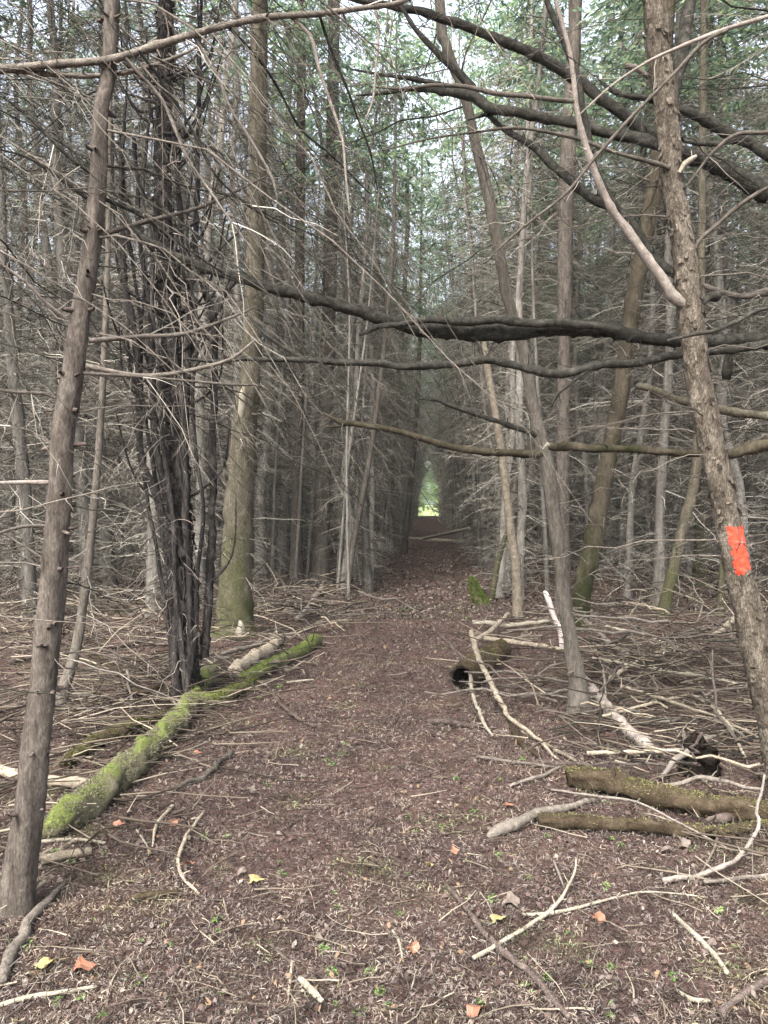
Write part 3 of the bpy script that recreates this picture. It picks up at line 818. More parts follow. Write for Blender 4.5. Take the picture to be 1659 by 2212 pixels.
hero_branch(tr_, [(668, 780, 12), (640, 765, 11), (590, 735, 10), (550, 700, 8), (535, 680, 4)], dr - 0.2, MB, 0.1)
hero_branch(tr_, [(1275, 795, 9), (1240, 822, 8), (1205, 850, 7), (1190, 880, 4)], dr - 0.2, MB, 0)
hero_branch(tr_, [(1830, 930, 34), (1660, 962, 26), (1570, 976, 22), (1505, 979, 15), (1440, 976, 15), (1380, 971, 16), (1330, 970, 16), (1280, 968, 17), (1230, 965, 19), (1205, 966, 19), (1187, 967, 14)], dr - 0.1, M_moss_dark, 0.25, step=0.02, sides=12, rough=0.04, twigs=5, tl=(0.1, 0.4), label='straight olive bough with a pale snapped end')
hero_branch(tr_, [(1190, 966, 9), (1182, 958, 8), (1172, 970, 5), (1165, 962, 2)], dr + 0.15, M_stick_pale)
hero_branch(tr_, [(1830, 925, 24), (1660, 898, 18), (1600, 889, 18), (1555, 883, 17), (1480, 866, 16), (1430, 848, 15), (1395, 836, 16), (1380, 834, 13)], dr, M_mossy, 0.35, step=0.02, sides=12, rough=0.04, label='mossy broken bough beside the flaky trunk')
hero_branch(tr_, [(1830, 500, 52), (1660, 418, 46), (1555, 362, 37), (1475, 330, 32), (1415, 300, 28), (1355, 255, 26), (1300, 212, 26), (1255, 175, 26), (1180, 130, 25), (1080, 85, 22), (980, 47, 20), (880, 20, 17), (830, 10, 15), (700, -25, 9)], dr - 0.25, MB, 0.5, step=0.025, sides=14, rough=0.03, twigs=12, tl=(0.2, 0.7), bias=(-0.2, 0.1, -0.3), tmat=M_twig_dark, label='thick dark bough slanting up to the left')
hero_branch(tr_, [(1830, 420, 36), (1660, 333, 27), (1630, 312, 27), (1555, 280, 26), (1480, 240, 21), (1380, 210, 15), (1340, 200, 13), (1310, 186, 9), (1290, 170, 4)], dr, MB, 0.4, step=0.025, sides=12, rough=0.03, twigs=6, tmat=M_twig_dark)
hero_branch(tr_, [(1600, 300, 14), (1550, 310, 12), (1500, 308, 11), (1470, 300, 6)], dr + 0.1, MB, 0.1)
hero_branch(tr_, [(1825, -20, 12), (1660, 35, 9), (1570, 62, 9), (1480, 97, 8), (1405, 131, 6), (1330, 180, 5), (1250, 250, 3)], dr - 0.9, M_branch_pale, -0.1, twigs=6)
hero_branch(tr_, [(1570, 64, 8), (1520, 92, 8), (1450, 166, 7), (1360, 256, 7), (1280, 346, 7), (1215, 425, 6), (1105, 512, 5), (1045, 570, 3)], dr - 0.95, M_branch, -0.1, twigs=5)
hero_branch(tr_, [(1825, 275, 14), (1660, 287, 9), (1590, 292, 8), (1540, 330, 7), (1500, 380, 5), (1450, 440, 4), (1400, 470, 3)], dr - 0.6, M_branch, 0.0, twigs=8, bias=(-0.3, 0, -0.3))
hero_branch(tr_, [(1825, 660, 14), (1660, 665, 10), (1600, 690, 10), (1545, 715, 10), (1500, 722, 9), (1440, 735, 6)], dr - 0.95, M_branch_dark, 0.0)
hero_branch(tr_, [(1825, 600, 22), (1660, 630, 14), (1600, 640, 13), (1540, 625, 11), (1515, 615, 8)], dr + 0.2, M_branch, 0.1, twigs=6)
hero_branch(tr_, [(1590, 690, 18), (1578, 745, 20), (1570, 790, 22), (1568, 820, 18)], dr + 0.2, M_branch_dark, 0.0, label='dark stub hanging below the boughs')
whips(tr_, SR, 24, 1.2, 5.0, math.pi + 0.25, 0.4, 0.7, 1.9, 0.15, 0.0045, [M_branch, M_branch_dark, M_branch], 61, up=0.12)
whips(tr_, SR, 10, 3.5, 6.0, math.pi + 0.1, 0.5, 1.5, 3.0, 0.35, 0.006, [M_branch, M_branch_dark], 62, up=0.1)
hero_crown(tr_, SR, 5.8, 11.5, 2.0, 2900, seed=14)

# ------------------------------------------------------------------ blackened cedar clump, left
pts = [(405, 1525, 58), (406, 1420, 46), (402, 1300, 44), (388, 1100, 40), (370, 800, 38), (352, 450, 36), (356, 100, 32), (360, -60, 30)]
t3, d3 = hero('blackened_cedar', pts, 'blackened shaggy cedar of several dark stems beside the mossy log')
S3, R3, tk = hero_trunk(t3, pts, d3, M_char, 22, 0.02, top=12, plates=0.10, wave=0.08, rough=0.03)
for p, dz in [
    ([(440, 1420, 20), (452, 1291, 18), (458, 1141, 16), (460, 941, 15), (463, 691, 14), (448, 640, 13), (425, 560, 12), (424, 400, 11), (430, 200, 9), (435, -20, 7)], -0.05),
    ([(398, 1290, 16), (345, 1091, 17), (305, 991, 15), (297, 850, 13), (294, 741, 12), (270, 600, 11), (262, 400, 9), (268, 250, 7)], -0.1),
    ([(395, 1200, 18), (350, 1020, 15), (335, 940, 15), (330, 800, 14), (322, 650, 12), (300, 500, 10), (290, 300, 8)], -0.12),
    ([(402, 1160, 18), (401, 1040, 15), (400, 940, 16), (404, 800, 14), (410, 700, 14), (396, 560, 11), (385, 420, 9), (376, 280, 8)], -0.15),
    ([(462, 740, 13), (440, 720, 14), (420, 745, 13), (408, 775, 10)], -0.1),
    ([(452, 690, 16), (470, 660, 17), (490, 625, 11), (510, 605, 7)], -0.1),
    ([(390, 1320, 20), (375, 1400, 22), (380, 1470, 20), (392, 1520, 22)], -0.12),
]:
    hero_branch(t3, p, d3 + dz, M_char, 0.0, step=0.03, sides=9, name='stem', rough=0.07, wave=0.12)
for k, (xo, wd, ytop, seed_) in enumerate([(-95, 14, -80, 1), (-45, 15, 60, 2), (40, 13, 150, 3), (75, 12, -60, 4), (-130, 11, 250, 5), (20, 16, 500, 6), (-70, 12, 560, 7)]):
    rq = np.random.default_rng(600 + seed_); pp = []
    for y in np.linspace(1500, ytop, 13):
        f = (1500 - y) / 1500
        xc = np.interp(y, [-120, 100, 450, 800, 1100, 1300, 1500], [360, 356, 352, 370, 388, 402, 404])
        pp.append((xc + xo * f ** 0.55 + rq.normal(0, 5.5) * min(1, f * 4), y, max(3.5, 0.78 * wd * (1.1 - 0.75 * f))))
    hero_branch(t3, pp, d3 + 0.07 * (-1) ** k - 0.08, M_char, 0.0, step=0.03, sides=8, name='stem', rough=0.10, wave=0.16)
for k in range(50):                                   # black side boughs sweeping upward
    rq = np.random.default_rng(640 + k); y0 = rq.uniform(150, 1250); sgn = rq.choice([-1, 1]); L_ = rq.uniform(50, 150)
    xc = np.interp(y0, [-120, 100, 450, 800, 1100, 1300, 1500], [360, 356, 352, 370, 388, 402, 404])
    pp = [(xc, y0, 7), (xc + sgn * L_ * 0.4, y0 - L_ * rq.uniform(-0.15, 0.25), 5.5), (xc + sgn * L_ * 0.8, y0 - L_ * rq.uniform(0.3, 0.7), 4.5), (xc + sgn * L_ * rq.uniform(0.85, 1.15), y0 - L_ * rq.uniform(0.9, 1.8), 3)]
    hero_branch(t3, pp, d3 - 0.05, M_char, rq.normal(0, 0.35), step=0.03, sides=6, rough=0.08, wave=0.12, twigs=2, tl=(0.1, 0.3), tmat=M_twig_dark)
g = Geo(); r = np.random.default_rng(78)
T3, U3, V3 = frames(S3)
for _ in range(600):                                # shreds of peeling bark
    i = int(r.integers(0, int(len(S3) * 0.8))); a = r.uniform(0, 6.28)
    o = math.cos(a) * U3[i] + math.sin(a) * V3[i]; sd_ = np.cross(T3[i], o)
    h, w = r.uniform(0.03, 0.14), r.uniform(0.004, 0.012)
    c = S3[i] + o * R3[i] * r.uniform(1.0, 1.25); up = T3[i] * h * r.choice([1, -1]) + sd_ * r.normal(0, 0.02)
    g.add(np.array([c - sd_ * w, c + sd_ * w, c + sd_ * w * 0.4 + up + o * r.uniform(0, 0.03), c - sd_ * w * 0.4 + up + o * r.uniform(0, 0.03)]), [[0, 1, 2, 3]])
tag(sub_obj(g, 'bark_shreds', M_char, tk, smooth=False), kind='stuff')
g = Geo(); r = np.random.default_rng(77)
lowS = S3[(S3[:, 2] < 6.5)]
side_twigs(g, lowS, np.full(len(lowS), 0.08), 330, 0.12, 0.75, 0.0042, (0.0, -0.3, -0.6), r, droop=-0.35)
side_twigs(g, lowS, np.full(len(lowS), 0.08), 130, 0.05, 0.2, 0.006, (0.0, -0.3, -0.9), r, droop=-0.35)
tag(g.obj('dead_twigs', M_twig_dark, t3), kind='stuff')
whips(t3, S3, 40, 3.2, 7.6, -0.5, 0.5, 1.1, 2.5, 0.7, 0.005, [M_branch, M_branch_dark, M_branch_pale], 74, up=-0.3, ntw=6)
whips(t3, S3, 22, 2.0, 7.0, 0.0, 0.9, 1.0, 2.6, 0.6, 0.007, [M_branch, M_branch_dark, M_branch_dark], 71, up=-0.2)
hero_crown(t3, S3, 6.5, 12, 1.9, 3000, M_leaf_dark, seed=15)

# ------------------------------------------------------------------ other trees the photo singles out
def simple_hero(name, pts, label, mat, d=None, top=11.5, tw=60, tl=(0.2, 0.9), crown_n=2300, seed=1, sides=14, dead=M_twig, wave=0.05, zmax=6.5, bias=(0, -0.1, -0.25), leaf=None, flare=0.25, plates=0.0, cat='tree', tr=0.0048):
    t, dd = hero(name, pts, label, d, cat)
    S, RR, o = hero_trunk(t, pts, dd, mat, sides, 0.03, top=top, wave=wave, flare=flare, plates=plates)
    if tw:
        g = Geo(); low = S[(S[:, 2] < zmax) & (S[:, 2] > 0.3)]
        side_twigs(g, low, np.full(len(low), RR.mean() * 0.8), tw, *tl, tr, bias, np.random.default_rng(seed), droop=-0.2)
        tag(g.obj('dead_twigs', dead, t), kind='stuff')
    if crown_n:
        hero_crown(t, S, 6.5, (top or 11), 1.8, crown_n, leaf, seed=seed)
    return t, dd, S, RR


t4, d4, S4, R4 = simple_hero('mossy_tree', [(505, 1385, 92), (507, 1340, 78), (513, 1191, 66), (520, 1041, 60), (530, 900, 52), (542, 790, 42), (548, 650, 42), (553, 500, 40), (558, 250, 36), (560, 0, 34)], 'stout trunk furred with olive green moss behind the blackened cedar', M_mossy, sides=36, plates=0.05, wave=0.07, tw=150, seed=4, tl=(0.2, 0.9))
hero_branch(t4, [(520, 900, 14), (522, 870, 17), (523, 850, 14), (524, 835, 5)], d4 - 0.3, M_stick_pale, 0, label='pale scar where the bark has come away')
hero_branch(t4, [(519, 1372, 20), (521, 1355, 16), (519, 1338, 5)], d4 - 0.32, M_stick_pale, 0, label='pale bare wood at the foot')
whips(t4, S4, 34, 4.0, 9.0, -0.2, 0.5, 1.4, 3.0, 0.7, 0.007, [M_branch, M_branch_dark, M_branch_pale], 75, up=-0.3, ntw=5)
whips(t4, S4, 12, 3.0, 8.0, 0.0, 0.8, 1.2, 2.6, 0.6, 0.008, [M_branch, M_branch_dark], 72, up=-0.2)
t5, d5, S5, R5 = simple_hero('slender_conifer', [(1252, 1548, 50), (1248, 1480, 38), (1232, 1382, 31), (1219, 1291, 28), (1207, 1191, 30), (1194, 1091, 31), (1179, 991, 32), (1154, 891, 27), (1138, 791, 26), (1124, 731, 25), (1098, 650, 24), (1070, 500, 25), (1050, 400, 24), (1025, 300, 22), (1002, 200, 21), (964, 100, 22), (950, 0, 22)], 'slender conifer bowing left over the path, two bare boughs on its left', M_brown, tw=70, seed=5, sides=26, plates=0.07, tl=(0.15, 0.6), tr=0.003)
hero_branch(t5, [(1172, 979, 18), (1150, 979, 17), (1110, 979, 16), (1070, 979, 16), (1020, 974, 17), (980, 966, 15), (930, 951, 14), (895, 941, 13), (830, 927, 12), (790, 921, 12), (745, 915, 11), (722, 903, 9), (700, 890, 5)], d5 - 0.02, M_moss_dark, 0.1, step=0.02, sides=10, twigs=6, tl=(0.08, 0.35), label='lower bare bough reaching over the path')
hero_branch(t5, [(750, 915, 9), (730, 921, 7), (705, 922, 3)], d5 + 0.08, M_moss_dark, 0)
hero_branch(t5, [(1165, 945, 14), (1147, 936, 13), (1115, 925, 12), (1080, 911, 11), (1040, 899, 11), (1000, 886, 11), (965, 873, 10), (950, 865, 10), (930, 862, 7), (902, 860, 4)], d5 - 0.02, M_branch_dark, 0.1, step=0.02, sides=8, twigs=5, tl=(0.08, 0.35), tmat=M_twig_dark, label='upper dark bough reaching over the path')
hero_branch(t5, [(967, 873, 8), (955, 845, 8), (935, 815, 4)], d5 + 0.06, M_branch_dark, 0)
whips(t5, S5, 14, 3.0, 7.0, math.pi, 0.8, 0.8, 2.0, 0.3, 0.006, [M_branch, M_branch_dark], 73, up=0.1)
simple_hero('conifer_tree', [(1218, 1335, 44), (1216, 1250, 34), (1215, 1091, 30), (1217, 900, 28), (1219, 731, 27), (1220, 600, 32), (1222, 450, 33), (1228, 300, 32), (1240, 100, 28), (1244, 0, 27)], 'straight grey conifer directly behind the slender bowed one', M_grey, tw=190, seed=6)
simple_hero('leaning_tree', [(1250, 1372, 46), (1254, 1330, 36), (1262, 1250, 40), (1278, 1191, 42), (1304, 1041, 37), (1334, 891, 36), (1350, 791, 36), (1368, 650, 37), (1396, 500, 33), (1418, 375, 34), (1432, 250, 30), (1440, 100, 26), (1446, 0, 24)], 'dark green mossy trunk leaning right behind the slender bowed conifer', M_moss_dark, tw=110, seed=7, sides=18)
simple_hero('dead_pole', [(1120, 1335, 24), (1115, 1230, 21), (1103, 1141, 19), (1085, 991, 17), (1068, 880, 16), (1052, 791, 15), (1045, 730, 9)], 'thin pale dead pole leaning left at the right edge of the path', M_stick, top=None, tw=6, crown_n=0, seed=8, sides=10, flare=0.05, cat='dead tree')
simple_hero('leaning_tree', [(1430, 1360, 34), (1440, 1290, 26), (1462, 1200, 24), (1478, 1130, 24), (1497, 1056, 22), (1508, 960, 20), (1512, 800, 18), (1516, 500, 16), (1518, 200, 15)], 'olive leaning stem between the brown trunk and the blazed tree', M_mossy, tw=120, seed=9, sides=12)
simple_hero('conifer_tree', [(1425, 1292, 46), (1425, 1240, 39), (1424, 1091, 38), (1424, 991, 37), (1423, 700, 34), (1422, 400, 30), (1422, 100, 26)], 'brown upright conifer left of the olive leaning stem', M_brown, tw=200, seed=10)
simple_hero('mossy_tree', [(1512, 1270, 34), (1514, 1180, 30), (1520, 1066, 28), (1524, 900, 26), (1528, 600, 24), (1532, 200, 20)], 'green mossed trunk showing just left of the blaze', M_mossy, tw=150, seed=11)
simple_hero('dead_pole', [(1555, 1356, 20), (1556, 1300, 16), (1560, 1240, 14), (1566, 1100, 11)], 'short green mossy stem below the blaze', M_mossy, top=None, tw=4, crown_n=0, seed=12, sides=9, flare=0.1, cat='dead tree')
simple_hero('conifer_tree', [(692, 1258, 44), (694, 1180, 36), (698, 1041, 34), (705, 850, 32), (712, 600, 30), (718, 300, 27), (722, 0, 24)], 'dark brown trunk first on the path\'s left past the green log', M_brown, tw=140, seed=16)
simple_hero('conifer_tree', [(640, 1262, 30), (642, 1100, 25), (645, 850, 23), (648, 500, 21), (652, 100, 18)], 'slim grey trunk just left of the dark brown path side trunk', M_grey, tw=120, seed=17)
simple_hero('slender_conifer', [(748, 1298, 15), (760, 1200, 13), (780, 1091, 12), (800, 980, 12), (822, 820, 11), (840, 650, 10), (850, 500, 9)], 'very thin stem leaning right at the left edge of the path', M_brown, top=9, tw=20, crown_n=1200, seed=18, sides=9, flare=0.1)
simple_hero('slender_conifer', [(815, 1208, 16), (828, 1100, 13), (842, 1000, 13), (858, 880, 12), (870, 700, 11), (880, 500, 10)], 'thin dark stem leaning right farther along the path\'s left edge', M_brown, top=11, tw=40, crown_n=1500, seed=19, sides=9, flare=0.1)
simple_hero('slender_conifer', [(872, 1197, 15), (880, 1120, 13), (888, 1040, 12), (896, 950, 11), (905, 800, 10)], 'thin stem leaning right where the path narrows', M_brown, top=12, tw=40, crown_n=1500, seed=20, sides=9, flare=0.1)
simple_hero('dead_pole', [(805, 1219, 7), (770, 1186, 7), (740, 1156, 6), (700, 1110, 5), (655, 1055, 5), (615, 1006, 4)], 'thin white dead pole slanting up left at the path edge', M_stick_pale, d=18.5, top=None, tw=0, crown_n=0, seed=21, sides=7, flare=0, cat='dead tree')
simple_hero('dead_pole', [(1060, 1296, 14), (1066, 1270, 13), (1076, 1215, 12), (1088, 1170, 11), (1096, 1148, 8)], 'short yellow green pole propped against the pale dead one', M_mossy, top=None, tw=0, crown_n=0, seed=22, sides=9, flare=0, cat='dead tree')
simple_hero('conifer_tree', [(120, 1560, 30), (140, 1480, 26), (165, 1400, 22), (180, 1300, 19), (198, 1150, 17), (215, 950, 15), (228, 700, 13), (236, 400, 11)], 'thin brown stem leaning right behind the near left conifer', M_brown, top=9, tw=60, crown_n=1400, seed=23, sides=12)

# ------------------------------------------------------------------ the plantation behind: kinds, then copies
def bg_variant(seed, kind):
    """kind: 'mid' crown from six metres, 'row' reaches over the path, 'high' bare for nine metres"""
    r = np.random.default_rng(seed)
    H = r.uniform(12, 15.5); rb = r.uniform(0.045, 0.105)
    n = 16
    z = np.linspace(-0.1, H, n)
    w = np.cumsum(r.normal(0, 0.05, (n, 2)), 0); w -= w[0]; w[:3] *= 0.3
    P = np.column_stack([w, z]); R = rb * (1 - z / H * 0.85)
    R[0] *= 1.35
    g = Geo(); tube(g, *spline(P, R, 0.3), 10, 0.03, (False, True), 0, 0.10, r=r)
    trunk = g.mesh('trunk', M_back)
    g = Geo()
    top = {'mid': 10, 'row': 10, 'high': 11.5, 'dense': 9.5}[kind]
    for k in range({'mid': 290, 'row': 200, 'high': 340, 'dense': 340}[kind]):
        h = 0.25 + (top - 0.3) * r.random() ** (1.35 if kind in ('high', 'dense') else 1.05)
        i = int(h / H * (n - 1)); p = P[i] + (P[i + 1] - P[i]) * (h / H * (n - 1) - i)
        az = r.uniform(0, 6.28); el = r.normal(0.02, 0.32)
        l = r.uniform(0.3, 0.9) if h < (3.3 if kind == 'row' else 2.2) else r.uniform(0.6, 1.8)
        if kind == 'row' and h > 4.0: l = r.uniform(0.9, 2.3)
        d = np.array([math.cos(az) * math.cos(el), math.sin(az) * math.cos(el), math.sin(el)])
        limb(g, p, d, l, r.uniform(0.004, 0.0095), ntw=int(3 + l * 6), curve=(0, 0, r.uniform(-0.5, 0.1)), sides=3, segs=4, tw=(0.15, 0.5), r=r)
    br = g.mesh('dead_twigs', M_twig)
    g = Geo()
    h0, rad, nl = {'mid': (r.uniform(5.6, 7.2), r.uniform(1.4, 1.9), r.uniform(1300, 1900)), 'row': (r.uniform(4.8, 6.4), 2.4, 1500), 'high': (r.uniform(8.8, 10), r.uniform(1.3, 1.7), 450), 'dense': (9.6, 1.9, 2600)}[kind]  # dense crowns are thickened above the view to shade the left floor
    crown(g, np.zeros(3), h0, H + 0.3, rad, int(nl), r, 0.09, top=0.6 if kind == 'row' else 0.2)
    cr = g.mesh('crown', M_leaf, smooth=False)
    return trunk, br, cr, rb


VAR = {k: [bg_variant(100 + i + 20 * j, k) for i in range(m)] for j, (k, m) in enumerate((('mid', 5), ('row', 3), ('high', 4), ('dense', 2)))}

cands = []
rows_x = [1.75 + 1.55 * k for k in range(16)]
r = np.random.default_rng(55)
for side in (-1, 1):
    for ri, rx in enumerate(rows_x):
        y = 6.0 + r.uniform(0, 1.2)
        idx = 0
        while y < FOREST_END:
            x = side * rx + r.normal(0, 0.22); yy = y + r.normal(0, 0.25)
            if ri == 0: x = (-1.3 if side < 0 else 1.5) + r.normal(0, 0.13)
            y += r.uniform(0.6, 1.25) if ri == 0 else r.uniform(1.1, 1.8)
            if yy < (11.5 if ri == 0 else 9.0 if ri == 1 else 8.0):
                continue
            # what the photograph leaves open
            if any((x - a) ** 2 + (yy - b) ** 2 < 0.45 ** 2 for a, b in HERO_XY):
                continue
            bear = x / yy
            if abs(bear + 0.057) > 0.60 + 1.2 / yy:
                continue
            idx += 1
            cands.append((side, ri, idx, x, yy))
ordn = ['first', 'second', 'third', 'fourth', 'fifth', 'sixth', 'seventh', 'eighth', 'ninth', 'tenth', 'eleventh', 'twelfth', 'thirteenth', 'fourteenth', 'fifteenth', 'sixteenth', 'seventeenth']
# nearest and least hidden first: those in the two rows along the path count as nearer
cands.sort(key=lambda c: c[4] * (0.5 if c[1] == 0 else 1.0) + 1.2 * c[1] * (1 if c[4] > 12 else 0))
NEAR = 295
labels_rows = {}


def ordinal(n):
    if n <= 15: return ordn[n - 1]
    return f"{n}th" if n % 10 not in (1, 2, 3) or n in (11, 12, 13) else f"{n}{['st', 'nd', 'rd'][n % 10 - 1]}"


near = sorted(cands[:NEAR], key=lambda c: (c[0], c[1], c[4]))
cnt = {}
for (side, ri, _, x, y) in near:
    cnt[(side, ri)] = cnt.get((side, ri), 0) + 1
    k = cnt[(side, ri)]
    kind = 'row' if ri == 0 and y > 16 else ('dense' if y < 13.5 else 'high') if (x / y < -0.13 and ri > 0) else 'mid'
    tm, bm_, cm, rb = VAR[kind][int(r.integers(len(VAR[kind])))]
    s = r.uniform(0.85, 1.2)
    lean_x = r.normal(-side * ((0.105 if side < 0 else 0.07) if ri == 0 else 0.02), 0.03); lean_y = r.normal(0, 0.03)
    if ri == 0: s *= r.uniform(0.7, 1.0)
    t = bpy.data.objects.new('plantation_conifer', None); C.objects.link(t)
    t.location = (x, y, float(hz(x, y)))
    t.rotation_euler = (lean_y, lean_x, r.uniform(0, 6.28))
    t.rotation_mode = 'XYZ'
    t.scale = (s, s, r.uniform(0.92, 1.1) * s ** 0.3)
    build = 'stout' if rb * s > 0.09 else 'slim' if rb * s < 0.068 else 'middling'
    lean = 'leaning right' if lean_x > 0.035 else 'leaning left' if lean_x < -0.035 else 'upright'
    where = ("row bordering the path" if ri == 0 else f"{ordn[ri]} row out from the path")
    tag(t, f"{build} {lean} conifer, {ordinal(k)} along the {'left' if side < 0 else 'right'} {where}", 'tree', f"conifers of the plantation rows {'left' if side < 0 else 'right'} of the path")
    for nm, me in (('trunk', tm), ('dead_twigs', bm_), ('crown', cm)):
        o = bpy.data.objects.new(nm, me); C.objects.link(o); o.parent = t
        if nm == 'dead_twigs': o['kind'] = 'stuff'

# slim dead stems leaning in along the path's edges
rs = np.random.default_rng(91)
stems = []
for k in range(4):
    H = rs.uniform(5, 8.5); gs = Geo(); gt_ = Geo()
    Ps, Rs_ = spline(np.array([[0, 0, -0.1], [rs.normal(0, 0.06), rs.normal(0, 0.06), H * 0.35], [rs.normal(0, 0.1), rs.normal(0, 0.1), H * 0.7], [0, 0, H]]), np.array([0.034, 0.028, 0.02, 0.006]), 0.15)
    tube(gs, Ps, Rs_, 8, 0.04, (False, True), 0, 0.1, r=rs)
    side_twigs(gt_, Ps[4:], Rs_[4:], 46, 0.2, 0.8, 0.004, (0, 0, -0.1), rs)
    stems.append((gs.mesh('trunk', M_back), gt_.mesh('dead_twigs', M_twig)))
for k in range(30):
    left = k < 21
    y = rs.uniform(10.5, 27); x = -rs.uniform(1.05, 2.0 + 0.06 * y) if left else rs.uniform(1.35, 2.6)
    if any((x - a) ** 2 + (y - b) ** 2 < 0.2 ** 2 for a, b in HERO_XY): continue
    t = bpy.data.objects.new('dead_pole', None); C.objects.link(t)
    t.location = (x, y, float(hz(x, y)))
    t.rotation_euler = (rs.normal(0, 0.05), rs.normal(0.13, 0.06) if left else rs.normal(-0.03, 0.05), rs.uniform(0, 6.28))
    s_ = rs.uniform(0.7, 1.15); t.scale = (s_, s_, rs.uniform(0.85, 1.2))
    tag(t, "slim bare dead stem leaning in at the path's left edge" if left else "slim bare dead stem at the path's right edge", 'dead tree', 'slim dead stems along the left edge' if left else 'slim dead stems along the right edge')
    for nm, me in zip(('trunk', 'dead_twigs'), stems[k % 4]):
        o = bpy.data.objects.new(nm, me); C.objects.link(o); o.parent = t
        if nm == 'dead_twigs': o['kind'] = 'stuff'

# the rest of the wood reads as one mass
lo = []
for k in range(4):
    r2 = np.random.default_rng(900 + k); H = r2.uniform(12, 15)
    gt = Geo(); tube(gt, np.array([[0, 0, -0.1], [0.05, 0, H * 0.4], [0, 0.08, H]]), np.array([0.11, 0.08, 0.02]), 5)
    for _ in range(90):
        h = 0.3 + 8 * r2.random(); az = r2.uniform(0, 6.28); el = r2.normal(0, 0.35); l = r2.uniform(0.5, 1.8)
        d = np.array([math.cos(az), math.sin(az), math.sin(el)])
        Pq = twig(gt, np.array([0, 0, h]), d, l, 0.009, 3, 2, (0, 0, -0.2), r2, wob=0.15)
        for _ in range(2):
            twig(gt, Pq[1], nrm((d + r2.normal(0, 0.6, 3))[None])[0], l * 0.5, 0.006, 3, 1, None, r2)
    gl = Geo(); crown(gl, np.zeros(3), 6 if k < 2 else 9.5, H, 1.9, 650 if k < 2 else 260, r2, 0.14)
    lo.append((gt.arrays(), gl.arrays()))
g = Geo()
for (side, ri, _, x, y) in cands[NEAR:]:
    (v1, q1, t1_, _), (v2, q2, _, _) = lo[int(r.integers(2)) + (2 if x / y < -0.13 else 0)]
    a = r.uniform(0, 6.28); ca, sa = math.cos(a), math.sin(a); s = r.uniform(0.85, 1.2)
    M = np.array([[ca, -sa, 0], [sa, ca, 0], [0, 0, 1]]) * s
    M = M + np.array([[0, 0, r.normal(0, 0.03)], [0, 0, r.normal(0, 0.02)], [0, 0, 0]])
    o = np.array([x, y, 0])
    g.add(v1 @ M.T + o, q1, None, 0); g.add(v2 @ M.T + o, q2, None, 1)
if g.n:
    tag(g.obj('distant_wood', [M_twig, M_leaf], smooth=False), 'grey mass of farther conifers between the rows', 'trees', kind='stuff')

# ------------------------------------------------------------------ fallen wood on the ground
def ground_trace(pts, lift=0.75, z=None):
    """(x, y, width) on the photo, lying on the ground"""
    P, R = [], []
    for k, p in enumerate(pts):
        x, y, w = p[:3]
        d = depth_of(max(y, 1095)); r0 = w * d / F / 2
        up = p[3] if len(p) > 3 else 0.0
        q = on_ground(x, y, r0 * lift + up)
        d = np.linalg.norm(q - CO); r0 = w * (q - CO) @ (-CR[:, 2]) / F / 2
        q[2] += float(hz(q[0], q[1])) + 0.012
        P.append(q); R.append(r0)
    return np.array(P), np.array(R)


def fuzz(g, S, R, n, lmin, lmax, r, up_only=-0.3):
    """short moss shoots all over a log"""
    T, U, V = frames(S)
    i = r.integers(0, len(S), n); a = r.uniform(0, 6.28, n)
    o = np.cos(a)[:, None] * U[i] + np.sin(a)[:, None] * V[i]
    pt = sum(np.sin(f * S[i] @ nrm(r.normal(0, 1, (1, 3)))[0] + 2.5 * a * (q % 2) + q) for q, f in enumerate((9, 17, 31, 53)))
    k = (o[:, 2] > up_only + r.normal(0, 0.25, n) + 0.25 * pt) & (pt < 1.35 + r.normal(0, 0.3, n))
    i, o = i[k], o[k]; n = len(i)
    c = S[i] + o * (R[i] * 0.98)[:, None] + T[i] * r.normal(0, 0.01, n)[:, None]
    l = r.uniform(lmin, lmax, n)[:, None]
    d = nrm(o + r.normal(0, 0.5, (n, 3)))
    s = nrm(np.cross(d, r.normal(0, 1, (n, 3)))) * l * 0.28
    v = np.stack([c - s, c + s, c + d * l + s * 0.3, c + d * l - s * 0.3], 1).reshape(-1, 3)
    g.add(v, np.arange(n * 4).reshape(-1, 4))


FALL = 0


